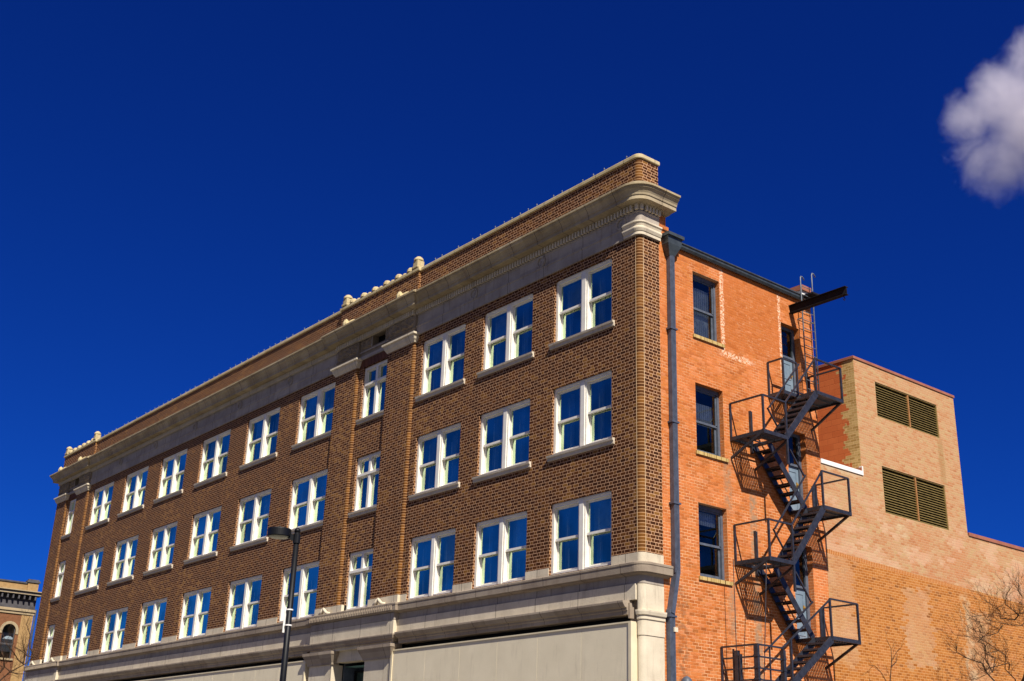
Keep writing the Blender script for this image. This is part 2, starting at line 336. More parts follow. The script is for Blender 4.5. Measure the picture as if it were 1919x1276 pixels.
class Bm:
    def __init__(s): s.v = []; s.f = []; s.mi = []; s.cur = 0
    def quad(s, *p):
        n = len(s.v); s.v += [tuple(q) for q in p]; s.f.append(tuple(range(n, n + len(p)))); s.mi.append(s.cur)
    def box(s, x0, x1, y0, y1, z0, z1):
        n = len(s.v)
        s.v += [(x, y, z) for z in (z0, z1) for x, y in ((x0, y0), (x1, y0), (x1, y1), (x0, y1))]
        for f in ((3, 2, 1, 0), (4, 5, 6, 7), (0, 1, 5, 4), (1, 2, 6, 5), (2, 3, 7, 6), (3, 0, 4, 7)):
            s.f.append(tuple(n + i for i in f)); s.mi.append(s.cur)
    def bar(s, a, b, w, h=None, up=(0, 0, 1)):
        h = h or w; a = Vector(a); b = Vector(b); d = (b - a).normalized(); up = Vector(up)
        if abs(d.dot(up)) > .98: up = Vector((1, 0, 0))
        sd = d.cross(up).normalized() * w / 2; u2 = sd.cross(d).normalized() * h / 2
        n = len(s.v)
        for p in (a, b): s.v += [tuple(p - sd - u2), tuple(p + sd - u2), tuple(p + sd + u2), tuple(p - sd + u2)]
        for f in ((3, 2, 1, 0), (4, 5, 6, 7), (0, 1, 5, 4), (1, 2, 6, 5), (2, 3, 7, 6), (3, 0, 4, 7)):
            s.f.append(tuple(n + i for i in f)); s.mi.append(s.cur)
    def tube(s, pts, radii, k=8, cap=True):
        pts = [Vector(p) for p in pts]
        if isinstance(radii, (int, float)): radii = [radii] * len(pts)
        n0 = len(s.v); prev = None
        for i, p in enumerate(pts):
            d = (pts[min(i + 1, len(pts) - 1)] - pts[max(i - 1, 0)]).normalized()
            a = prev if prev is not None else (Vector((1, 0, 0)) if abs(d.x) < .9 else Vector((0, 1, 0)))
            a = (a - d * a.dot(d)).normalized(); prev = a; b = d.cross(a)
            for j in range(k):
                t = 2 * math.pi * j / k; s.v.append(tuple(p + (a * math.cos(t) + b * math.sin(t)) * radii[i]))
        for i in range(len(pts) - 1):
            for j in range(k):
                q = n0 + i * k; s.f.append((q + j, q + (j + 1) % k, q + k + (j + 1) % k, q + k + j)); s.mi.append(s.cur)
        if cap:
            s.f.append(tuple(n0 + j for j in reversed(range(k)))); s.mi.append(s.cur)
            q = n0 + (len(pts) - 1) * k; s.f.append(tuple(q + j for j in range(k))); s.mi.append(s.cur)
    def lathe(s, c, prof, k=24):
        n0 = len(s.v)
        for r, z in prof:
            for j in range(k):
                t = 2 * math.pi * j / k; s.v.append((c[0] + r * math.cos(t), c[1] + r * math.sin(t), c[2] + z))
        for i in range(len(prof) - 1):
            for j in range(k):
                q = n0 + i * k; s.f.append((q + j, q + (j + 1) % k, q + k + (j + 1) % k, q + k + j)); s.mi.append(s.cur)
        s.f.append(tuple(n0 + j for j in reversed(range(k)))); s.mi.append(s.cur)
        q = n0 + (len(prof) - 1) * k; s.f.append(tuple(q + j for j in range(k))); s.mi.append(s.cur)
    def sweep(s, path, prof, closed=True):
        """path: (x, y) polyline, outward is to its right; prof: (p, z) ring"""
        P = [Vector(p) for p in path]; n = len(P); mit = []
        nr = []
        for i in range(n - 1):
            d = (P[i + 1] - P[i]).normalized(); nr.append(Vector((d.y, -d.x)))
        for i in range(n):
            if i == 0: mit.append(nr[0])
            elif i == n - 1: mit.append(nr[-1])
            else:
                a, b = nr[i - 1], nr[i]; mit.append((a + b) / (1 + a.dot(b)))
        n0 = len(s.v); k = len(prof)
        for i in range(n):
            for p, z in prof: q = P[i] + mit[i] * p; s.v.append((q.x, q.y, z))
        for i in range(n - 1):
            for j in range(k if closed else k - 1):
                a = n0 + i * k; s.f.append((a + j, a + (j + 1) % k, a + k + (j + 1) % k, a + k + j)); s.mi.append(s.cur)
        if closed:
            s.f.append(tuple(n0 + j for j in reversed(range(k)))); s.mi.append(s.cur)
            a = n0 + (n - 1) * k; s.f.append(tuple(a + j for j in range(k))); s.mi.append(s.cur)
    def wall(s, axis, c, a0, a1, z0, z1, holes, depth, inward):
        """flat wall with holes; axis 'y' -> plane y=c running in x, axis 'x' -> plane x=c running in y; reveals go depth*inward"""
        A = sorted({a0, a1} | {h[0] for h in holes} | {h[1] for h in holes}); Z = sorted({z0, z1} | {h[2] for h in holes} | {h[3] for h in holes})
        A = [a for a in A if a0 <= a <= a1]; Z = [z for z in Z if z0 <= z <= z1]
        pt = (lambda a, z, d=0: (a, c + d, z)) if axis == 'y' else (lambda a, z, d=0: (c + d, a, z))
        for i in range(len(A) - 1):
            for j in range(len(Z) - 1):
                am, zm = (A[i] + A[i + 1]) / 2, (Z[j] + Z[j + 1]) / 2
                if any(h[0] < am < h[1] and h[2] < zm < h[3] for h in holes): continue
                s.quad(pt(A[i], Z[j]), pt(A[i + 1], Z[j]), pt(A[i + 1], Z[j + 1]), pt(A[i], Z[j + 1]))
        dd = depth * inward
        for h in holes:
            for (p, q) in (((h[0], h[2]), (h[0], h[3])), ((h[0], h[3]), (h[1], h[3])), ((h[1], h[3]), (h[1], h[2])), ((h[1], h[2]), (h[0], h[2]))):
                s.quad(pt(*p), pt(*q), pt(*q, dd), pt(*p, dd))
    def mesh(s, name, mats):
        me = bpy.data.meshes.new(name); me.from_pydata(s.v, [], s.f)
        for mm in (mats if isinstance(mats, (list, tuple)) else [mats]): me.materials.append(MT[mm] if isinstance(mm, str) else mm)
        for p, i in zip(me.polygons, s.mi): p.material_index = i
        me.update(); return me
    def build(s, name, mats, parent=None, loc=None, smooth=False):
        me = s.mesh(name, mats)
        if smooth:
            for p in me.polygons: p.use_smooth = True
        o = bpy.data.objects.new(name, me); COL.objects.link(o)
        if parent: o.parent = parent
        if loc: o.location = loc
        return o

def empty(name, loc=(0, 0, 0)):
    o = bpy.data.objects.new(name, None); COL.objects.link(o); o.location = loc; return o
def tag(o, label=None, cat=None, group=None, kind=None):
    for k, v in (('label', label), ('category', cat), ('group', group), ('kind', kind)):
        if v: o[k] = v
    return o
def bevel(o, w=.01, seg=2):
    b = o.modifiers.new('bevel', 'BEVEL'); b.width = w; b.segments = seg; b.limit_method = 'ANGLE'; return o

# ------------------------------------------------------------------ setting: ground, road, pavement
b = Bm(); b.quad((-3000, -3000, -.16), (3000, -3000, -.16), (3000, 3000, -.16), (-3000, 3000, -.16)); tag(b.build('ground', 'earth'), kind='structure')
b = Bm(); b.quad((-400, -21, -.15), (400, -21, -.15), (400, -11, -.15), (-400, -11, -.15)); b.quad((8, -11, -.15), (19, -11, -.15), (19, 300, -.15), (8, 300, -.15))
tag(b.build('road', 'asphalt'), kind='structure')
b = Bm(); b.box(-49.1, 7.6, -10.8, -.5, -.15, 0); b.box(.9, 7.6, -.5, 60, -.15, 0); b.box(-400, 18, -27, -21.2, -.15, 0); b.box(18, 400, -27, -21.2, -.15, 0); b.box(19.2, 400, -10.8, 60, -.15, 0)
tag(b.build('pavement', 'concrete'), kind='structure')
b = Bm(); b.box(-49.1, 7.8, -11, -10.8, -.15, .005); b.box(7.6, 7.8, -10.8, 60, -.15, .005); b.box(-400, 400, -21.2, -21, -.15, .005); b.box(19, 19.2, -11, 60, -.15, .005)
tag(b.build('kerb', 'concrete'), kind='structure')
b = Bm(); b.box(-400, 8, -16.15, -16.05, -.149, -.146); b.box(-400, 8, -15.95, -15.85, -.149, -.146); tag(b.build('road_marking', 'paint'), kind='structure')

# ------------------------------------------------------------------ main building
B = empty('corner_building', (0, 0, 0))
tag(B, 'long brown brick building with stone cornice, white paired windows and bright orange brick side wall', 'building')
rr = .156; YB = .82
arc = [(-rr + rr * math.sin(t), rr - rr * math.cos(t)) for t in [math.pi / 2 * i / 8 for i in range(9)]]
XL = -49.1; LB = (-49.1, -44.05); EB = (-17.0, -11.5)
def path(y_end, jog=.1, x0=XL):
    p = [(XL, .4), (XL, -jog), (LB[1], -jog), (LB[1], 0), (EB[0], 0), (EB[0], -jog), (EB[1], -jog), (EB[1], 0)] + arc + [(0, y_end)]
    return p
WB, WT = 7.52, 9.61
WX = [(-3.79, -1.17), (-7.48, -4.86), (-11.12, -8.5)]
LX = [(-43.41 + 4.667 * k, -40.36 + 4.655 * k) for k in range(6)]
NX = [(-15.1, -13.35), (-47.3, -45.65)]
rows = [0, 3.6, 7.2]
H = [(x0, x1, WB + r, WT + r) for x0, x1 in WX + LX for r in rows]
HN = [(x0, x1, WB + r, WT + r) for x0, x1 in NX for r in rows]
b = Bm(); b.wall('y', 0, EB[1], -rr, 7.46, 17.16, [h for h in H if h[0] > EB[1]], .16, 1); b.build('front_wall', 'face', B)
b = Bm(); b.wall('y', 0, LB[1], EB[0], 7.46, 17.16, [h for h in H if h[0] < EB[0]], .16, 1); b.build('front_wall', 'face', B)
for (a0, a1), nx in ((EB, NX[0]), (LB, NX[1])):
    b = Bm(); b.wall('y', 0, a0 + 1.6, a1 - 1.75, 7.46, 16.85, [h for h in HN if h[0] == nx[0]], .16, 1); b.build('bay_wall', 'face', B)
for (a0, a1) in (EB, LB):          # brick piers either side of the narrow bay
    for p0, p1 in ((a0, a0 + 1.6), (a1 - 1.75, a1)):
        b = Bm(); b.box(p0, p1 - .1, -.1, .05, 7.46, 16.9); b.box(p0 + .002, p1 - .1, .05, .15, 7.46, 16.9)
        pr = b.build('pier', 'face', B)
        b = Bm(); q = [(p1 - .1 + .1 * math.sin(t), -.1 + .1 - .1 * math.cos(t)) for t in [math.pi / 2 * i / 6 for i in range(7)]]
        for i in range(6): b.quad((*q[i], 7.7), (*q[i + 1], 7.7), (*q[i + 1], 16.88), (*q[i], 16.88))
        b.build('rounded_edge', 'edge', pr, smooth=True)
# rounded corner and its brown return
b = Bm()
for i in range(8): b.quad((*arc[i], 7.73), (*arc[i + 1], 7.73), (*arc[i + 1], 17.16), (*arc[i], 17.16))
b.build('corner_bricks', 'edge', B, smooth=True)
b = Bm(); b.box(-rr - .012, -rr + .004, -.0045, .03, 7.73, 17.16); b.box(-.03, .0045, rr - .006, rr + .010, 7.73, 17.16); b.build('corner_joint', 'mortar', B)
b = Bm(); b.quad((0, rr, 7.73), (0, YB, 7.73), (0, YB, 17.2), (0, rr, 17.2)); b.build('corner_return', 'face', B)
# side wall of orange brick
SX = (2.27, 3.47); ST, SB = 9.46, 7.37
DY = (6.42, 7.34)
SH = [(SX[0], SX[1], SB + r, ST + r) for r in rows]
DH = [(DY[0], DY[1], 6.1, 8.93), (DY[0], DY[1], 9.9, 12.53), (DY[0], DY[1], 13.5, 16.13)]
b = Bm()
b.wall('x', 0, YB, 8.05, -.2, 17.32, SH + DH, .26, -1)
b.quad((0, 8.05, -.2), (-49, 8.05, -.2), (-49, 8.05, 17.32), (0, 8.05, 17.32))
b.box(-.5, .006, YB, 1.12, 17.325, 18.08); b.box(-.45, .05, YB + .004, 1.2, 17.62, 17.74)
b.build('side_wall', 'orange', B)
b = Bm(); b.quad((XL + .01, .2, 17.2), (-.02, .2, 17.2), (-.02, 8.04, 17.3), (XL + .01, 8.04, 17.3)); b.build('roof', 'roof', B)
b = Bm(); b.quad((XL, 0, -.2), (XL, 8.05, -.2), (XL, 8.05, 17.3), (XL, 0, 17.3)); b.build('west_wall', 'face', B)
b = Bm(); b.quad((XL + .2, 2.6, 0), (-2.4, 2.6, 0), (-2.4, 2.6, 17), (XL + .2, 2.6, 17)); b.quad((-2.4, 2.6, 0), (-2.4, 8, 0), (-2.4, 8, 17), (-2.4, 2.6, 17))
for z in (5.6, 7.3, 10.9, 14.5): b.quad((XL + .2, .3, z), (-.3, .3, z), (-.3, 2.6, z), (XL + .2, 2.6, z))
for z in (9.7, 13.3, 16.9): b.quad((XL + .2, .25, z), (-.3, .25, z), (-.3, 2.6, z), (XL + .2, 2.6, z))
b.build('interior_wall', 'inside', B)

# parapet, coping, cornice, frieze
b = Bm(); b.sweep([(XL, .4), (XL, -.1), (LB[1], -.1), (LB[1], 0), (EB[0], 0), (EB[0], -.1), (EB[1], -.1), (EB[1], 0), (-rr, 0)], [(-.35, 18.2), (0, 18.2), (0, 19.74), (-.35, 19.74)])
b.quad((0, rr, 18.6), (0, YB, 18.6), (0, YB, 19.74), (0, rr, 19.74)); b.quad((0, YB, 18.6), (-.35, YB, 18.6), (-.35, YB, 19.74), (0, YB, 19.74)); b.quad((-.35, YB, 18.2), (-.35, .3, 18.2), (-.35, .3, 19.74), (-.35, YB, 19.74))
b.build('parapet', 'face', B)
b = Bm()
for i in range(8): b.quad((*arc[i], 18.6), (*arc[i + 1], 18.6), (*arc[i + 1], 19.74), (*arc[i], 19.74))
b.build('corner_bricks', 'edge', B, smooth=True)
b = Bm()
for x in (LB[1], EB[1]):
    q = [(x - .08 + .085 * math.sin(t), -.1 - .003 + .085 - .085 * math.cos(t)) for t in [math.pi / 2 * i / 6 for i in range(7)]]
    for i in range(6): b.quad((*q[i], 18.8), (*q[i + 1], 18.8), (*q[i + 1], 19.74), (*q[i], 19.74))
b.build('parapet_edge', 'edge', B, smooth=True)
b = Bm(); b.sweep(path(YB + .03), [(-.38, 19.74), (.05, 19.74), (.06, 19.76), (.06, 19.85), (.03, 19.885), (-.38, 19.90)]); b.build('coping', 'coping', B)
b = Bm(); b.sweep(path(1.22), [(-.1, 18.14), (.10, 18.14), (.13, 18.17), (.36, 18.18), (.36, 18.30), (.385, 18.31), (.40, 18.37), (.44, 18.44), (.50, 18.50), (.52, 18.56), (.56, 18.57), (.56, 18.635), (.30, 18.80), (-.1, 18.98)])
b.build('cornice', 'cornice', B)
b = Bm(); z0 = 17.97
for a0, a1, y in ((LB[0], LB[1], -.1), (LB[1], EB[0], 0), (EB[0], EB[1], -.1), (EB[1], -rr - .02, 0)):
    n = int((a1 - a0) / .135)
    for i in range(n): x = a0 + (i + .25) * (a1 - a0) / n; b.box(x, x + .07, y - .13, y + .01, z0 - .01, 18.139)
    b.build('dentils', 'stone', B); b = Bm()
for i in range(5): y = .2 + i * .135; b.box(.02, .115, y, y + .075, z0, 18.14)
b.build('dentils', 'stone', B); b = Bm()
for i in (2, 5):
    t = math.pi / 2 * i / 7; cx, cy = -rr + (rr + .06) * math.sin(t), rr - (rr + .06) * math.cos(t); b.box(cx - .045, cx + .045, cy - .045, cy + .045, z0, 18.14)
b.build('dentils', 'stone', B)
fr_prof = [(-.1, 17.14), (.05, 17.14), (.05, 17.47), (.07, 17.48), (.07, 17.52), (.02, 17.54), (.02, 17.9), (.04, 17.91), (.04, 17.95), (-.06, 17.955), (-.06, 18.14), (-.1, 18.14)]
b = Bm(); b.sweep([(LB[1] - .02, 0), (EB[0] + .02, 0)], fr_prof); b.sweep([(EB[1] - .02, 0)] + arc + [(0, YB + .01)], fr_prof); b.build('frieze', 'frieze', B)
# mouldings that cap the corner column
b = Bm(); b.sweep([(-.62, 0)] + arc + [(0, YB + .01)], [(-.05, 17.155), (.075, 17.155), (.075, 17.25), (.095, 17.26), (.13, 17.34), (.13, 17.38), (.09, 17.42), (.12, 17.50), (.15, 17.53), (.15, 17.58), (.02, 17.62), (-.05, 17.62)]); b.build('corner_capital', 'stone', B)
for x in (-.74, -4.46, -8.06, -21.02, -25.7, -30.4, -35.08, -39.77):
    n0 = []
    for i in range(25):
        t = 2 * math.pi * i / 24; n0.append((x + .18 * math.cos(t), -.035, 17.73 + .18 * math.sin(t)))
    b = Bm(); b.tube(n0, .04, 6, False); b.lathe((x, -.03, 17.73), [(.01, -.04), (.01, .04)], 6); b.build('medallion', 'frieze', B, smooth=True)
random.seed(3)
def relief(bb, x0, x1, z0, z1, y, amp, seed):
    nx, nz = int((x1 - x0) / .045), int((z1 - z0) / .045); n0 = len(bb.v)
    for i in range(nx + 1):
        for j in range(nz + 1):
            x = x0 + (x1 - x0) * i / nx; z = z0 + (z1 - z0) * j / nz
            e = 0 if i in (0, nx) or j in (0, nz) else 1
            v = noise.noise(Vector((x * 9 + seed, z * 9, 0))) + .5 * noise.noise(Vector((x * 19, z * 19, seed)))
            bb.v.append((x, y - e * amp * max(0, .45 + v), z))
    for i in range(nx):
        for j in range(nz):
            q = n0 + i * (nz + 1) + j; bb.f.append((q, q + nz + 1, q + nz + 2, q + 1)); bb.mi.append(0)
for (a0, a1), vx in ((EB, (-14.55, -13.6)), (LB, (-46.75, -45.95))):
    b = Bm(); i0, i1 = a0 + 1.6, a1 - 1.75
    b.wall('y', -.02, i0 - .02, i1 + .02, 17.14, 18.14, [(vx[0], vx[1], 17.58, 18.02)], .3, 1)
    for p0, p1 in ((a0, i0), (i1, a1)):
        b.box(p0, p1, -.12, .0, 17.2, 18.14)
    b.build('bay_frieze', 'carved', B)
    for p0, p1 in ((a0, i0), (i1, a1)): b = Bm(); relief(b, p0 + .12, p1 - .08, 17.5, 17.94, -.122, .10, p0); b.build('carved_relief', 'carved', B)
    b = Bm(); relief(b, i0 + .03, vx[0] - .05, 17.58, 18.0, -.022, .10, 5); b.build('carved_relief', 'carved', B)
    b = Bm(); relief(b, vx[1] + .05, i1 - .03, 17.58, 18.0, -.022, .10, 8)
    b.build('carved_relief', 'carved', B)
    b = Bm()
    for p0, p1, y in ((a0, i0, -.12), (i1, a1, -.12), (i0, i1, -.02)):
        b.box(p0, p1, y - .012, y - .001, 17.425, 17.465); n = int((p1 - p0) / .09)
        for i in range(n): x = p0 + (i + .2) * (p1 - p0) / n; b.box(x, x + .05, y - .035, y, 17.42, 17.47)
    b.build('bead_course', 'carved', B)
    b = Bm(); b.box(i0, i1, -.06, -.02, 17.46, 17.5); b.box(i0, i1, -.05, -.02, 17.16, 17.3); b.box(vx[0] - .05, vx[0], -.04, -.02, 17.55, 18.05); b.box(vx[1], vx[1] + .05, -.04, -.02, 17.55, 18.05); b.build('string_course', 'frieze', B)
    b = Bm(); b.box(vx[0], vx[1], .25, .28, 17.58, 18.02); b.build('vent', 'dark', B)
    b = Bm(); b.box(i0, i1, -.008, .1, 16.84, 17.16); b.build('soldier_course', 'soldier', B)
    for p0, p1 in ((a0, i0), (i1, a1)):      # pier capitals, mitred on both ends
        b = Bm(); b.sweep([(p0, .02), (p0, -.1), (p1, -.1), (p1, .02)], [(-.05, 16.88), (.03, 16.88), (.05, 16.93), (.10, 17.0), (.13, 17.10), (.13, 17.13), (.19, 17.15), (.19, 17.22), (.05, 17.28), (-.05, 17.28)]); b.build('pier_capital', 'stone', B)
    # crest on the coping, pedestals with shell tops, bosses on the cornice
    for px in (a0 + .24, a1 - .22):
        b = Bm(); b.box(px - .2, px + .2, -.18, .2, 19.89, 20.0); b.box(px - .16, px + .16, -.15, .16, 20.0, 20.22)
        b.lathe((px, 0, 20.22), [(.19, 0), (.2, .05), (.16, .12), (.09, .18), (.02, .21)], 10); bevel(b.build('pedestal', 'coping', B), .03, 2)
    n = 6
    for i in range(n):
        px = a0 + .75 + (a1 - a0 - 1.4) * i / (n - 1)
        b = Bm(); b.lathe((px, -.02, 19.9), [(.17, 0), (.16, .10), (.10, .17), (.03, .2)], 9)
        if i < n - 1:
            qx = px + (a1 - a0 - 1.4) / (n - 1) / 2; b.lathe((qx, -.02, 19.9), [(.1, 0), (.09, .06), (.03, .1)], 8)
            b.box(px, px + (a1 - a0 - 1.4) / (n - 1), -.06, .03, 19.88, 19.96)
        b.build('crest', 'coping', B)
    for px in (a0 + 1.15, a1 - .55) if a0 == EB[0] else (a0 + .9, a1 - .9):
        b = Bm(); b.sweep([(px - .22, -.5), (px + .22, -.5)], [(-.25, 18.62), (.02, 18.62), (.0, 18.75), (-.1, 18.9), (-.22, 18.95)]); b.lathe((px, -.52, 18.62), [(.13, 0), (.14, .12), (.09, .26), (.02, .32)], 9); b.build('boss', 'coping', B)
# small white bulbs along the coping
random.seed(5); x = -.5
while x > -44:
    if not (EB[0] - .2 < x < EB[1] + .2):
        b = Bm(); b.lathe((x, -.02, 19.88), [(.012, 0), (.012, .04), (.024, .055), (.024, .08), (.008, .10)], 8); b.build('light_bulb', 'galv', B)
    x -= random.choice((.42, .45, .5, .85, 1.0)) * (1 if x > -12 else 1.2)

# belt course, stone base, fascias
b = Bm(); b.sweep(path(1.0), [(-.1, 7.12), (.02, 7.12), (.08, 7.145), (.15, 7.16), (.15, 7.175), (.20, 7.185), (.205, 7.36), (.22, 7.38), (.22, 7.43), (.16, 7.46), (-.1, 7.475)]); b.build('belt_course', 'belt', B)
b = Bm()
for a0, a1, y in [(WX[0][1], -rr, 0), (WX[1][1], WX[0][0], 0), (WX[2][1], WX[1][0], 0), (EB[1], WX[2][0], 0)] + [(LX[i][1], LX[i + 1][0], 0) for i in range(5)] + [(LX[5][1], EB[0], 0), (LB[1], LX[0][0], 0)]:
    b = Bm(); b.box(a0 + .003, a1 - .003, y - .014, .1, 7.46, 7.73); b.build('stone_block', 'stone', B)
for (a0, a1), nx in ((EB, NX[0]), (LB, NX[1])):
    b = Bm(); b.box(a0, nx[0] - .0, -.114, .1, 7.46, 7.73); b.build('stone_block', 'stone', B)
    b = Bm(); b.box(nx[1], a1 + .012, -.114, .1, 7.46, 7.73); b.build('stone_block', 'stone', B)
b = Bm(); b.sweep(arc + [(0, YB + .002)], [(-.05, 7.46), (.014, 7.46), (.014, 7.73), (-.05, 7.73)])
b.build('corner_block', 'stone', B)
b = Bm(); b.sweep(path(YB + .004, .2), [(-.3, 6.90), (-.01, 6.90), (.0, 6.92), (.0, 7.13), (-.3, 7.13)]); b.build('upper_fascia', 'frieze', B)
b = Bm(); b.sweep([(LB[1], 0), (EB[0], 0)], [(-.2, 6.48), (.055, 6.48), (.055, 6.90), (-.2, 6.905)]); b.sweep([(EB[1], 0), (-rr - .04, 0)], [(-.2, 6.48), (.055, 6.48), (.055, 6.90), (-.2, 6.905)])
for a0, a1 in (EB, LB): b.sweep([(a0, .1), (a0, -.2), (a1, -.2), (a1, .1)], [(-.2, 6.44), (.0, 6.44), (.0, 6.89), (-.2, 6.89)])
b.build('lower_fascia', 'stone', B)
b = Bm(); b.sweep(arc + [(0, YB + .003)], [(-.1, -.2), (.0, -.2), (.0, 5.55), (.02, 5.56), (.02, 5.95), (.05, 5.97), (.05, 6.06), (.09, 6.08), (.11, 6.16), (.11, 6.2), (.01, 6.22), (.01, 6.89), (-.1, 6.89)]); 
b.build('corner_column', 'stone', B)
b = Bm(); b.box(-rr - .2, -rr - .005, .05, .3, -.2, 5.5); b.box(-rr - .22, -rr + .02, .02, .3, 5.5, 5.62); b.build('corner_pilaster_base', 'stone', B)
b = Bm(); b.box(.004, .2, 1.0, 1.14, 5.72, 5.84); b.box(.004, .14, .9, 1.05, 5.6, 5.72); b.build('stone_bracket', 'stone', B)
# transom mouldings above the storefronts
mp = [(-.3, 6.10), (.12, 6.10), (.12, 6.20), (.15, 6.22), (.15, 6.27), (.22, 6.29), (.30, 6.40), (.30, 6.45), (.05, 6.48), (-.3, 6.48)]
b = Bm(); b.sweep([(EB[1] + .25, 0), (-.42, 0)], mp); b.sweep([(LB[1] + .25, 0), (EB[0] - .25, 0)], mp); b.build('transom_moulding', 'belt', B)
b = Bm(); b.box(EB[1], -rr, .25, .3, 5.7, 6.6); b.box(LB[1], EB[0], .25, .3, 5.7, 6.6); b.build('transom_void', 'dark', B)
b = Bm(); b.box(-.55, -.2, .12, .2, 5.7, 6.48); b.box(-.42, -.36, -.1, .14, 6.0, 6.4); b.build('moulding_end', 'belt', B)
def store(x0, x1, n, off=0):
    q = Bm(); pw = (x1 - x0) / n
    for i in range(n): q.box(x0 + i * pw + .008, x0 + (i + 1) * pw - .008, -.19, -.1, -.1, 5.86)
    q.build('storefront_panel', 'panel', B)
    q = Bm()
    for i in range(1, n): q.box(x0 + i * pw - .006, x0 + i * pw + .006, -.186, -.1, -.1, 5.86)
    q.build('panel_seam', 'trim', B)
    q = Bm(); q.box(x0 - .01, x1 + .01, -.17, .12, -.1, 5.84); q.box(x0 - .1, x1 + .1, -.22, .14, 5.86, 5.90); q.box(x1, x1 + .1, -.22, .14, -.1, 5.86); q.box(x0 - .1, x0, -.22, .14, -.1, 5.86); q.build('panel_trim', 'trim', B)
store(-11.4, -.3, 6); store(LB[1] + .3, EB[0] - .25, 14)
# entrance bay at street level
for (a0, a1) in (EB, LB):
    i0, i1 = a0 + 1.7, a1 - 1.75
    b = Bm(); b.sweep([(a0, .1), (a0, -.15), (a1, -.15), (a1, .1)], [(-.2, 6.2), (.10, 6.2), (.10, 6.25), (.14, 6.27), (.19, 6.38), (.19, 6.42), (.05, 6.44), (-.2, 6.44)]); b.build('entrance_moulding', 'belt', B)
    b = Bm(); b.box(a0 + .02, a1 - .02, -.17, .15, 6.1, 6.2); b.box(i0, i1, -.02, .4, 5.72, 6.1); b.build('entrance_lintel', 'stone', B)
    for p0, p1 in ((a0, i0), (i1, a1)):
        b = Bm(); b.box(p0 + .06, p1 - .06, -.16, .3, -.2, 5.65); b.build('entrance_pier', 'stone', B)
        b = Bm(); b.sweep([(p0 + .04, .1), (p0 + .04, -.17), (p1 - .04, -.17), (p1 - .04, .1)], [(-.1, 5.65), (.04, 5.65), (.05, 5.72), (.09, 5.8), (.18, 5.98), (.2, 6.0), (.2, 6.1), (-.1, 6.1)]); b.build('entrance_capital', 'belt', B)
    b = Bm(); b.box(i0, i1, .9, 1.0, -.1, 5.72); b.box(i0, i0 + .05, .3, .9, -.1, 5.72); b.box(i1 - .05, i1, .3, .9, -.1, 5.72); dr = b.build('entrance_wall', 'bluegrey', B)
    b = Bm()
    for x in (i0 + .1, (i0 + i1) / 2 - .04, i1 - .18): b.box(x, x + .08, .7, .78, 0, 5.5)
    for z in (2.4, 5.42): b.box(i0 + .1, i1 - .1, .705, .775, z, z + .08)
    fr = b.build('entrance_frame', 'dark', B)
    b = Bm(); b.quad((i0 + .1, .74, 0), (i1 - .1, .74, 0), (i1 - .1, .74, 5.5), (i0 + .1, .74, 5.5)); b.build('pane', 'glass', fr)
    b = Bm()
    x = a0 + .05
    while x < a1 - .05: b.box(x, x + .045, -.345, -.3, 7.2, 7.36); x += .11
    b.build('tongue_course', 'belt', B)
    for px in ((a0 + .95), (a1 - .9)):
        b = Bm(); pts = [(px + .28, -.2, 7.475), (px + .1, -.22, 7.5), (px - .02, -.24, 7.6), (px - .1, -.25, 7.68)]
        b.tube(pts, [.05, .06, .06, .04], 7); b.tube([(px - .45, -.2, 7.48), (px - .25, -.22, 7.52), (px - .1, -.24, 7.66)], [.04, .08, .05], 7); b.build('scroll_ornament', 'stone', B, smooth=True)

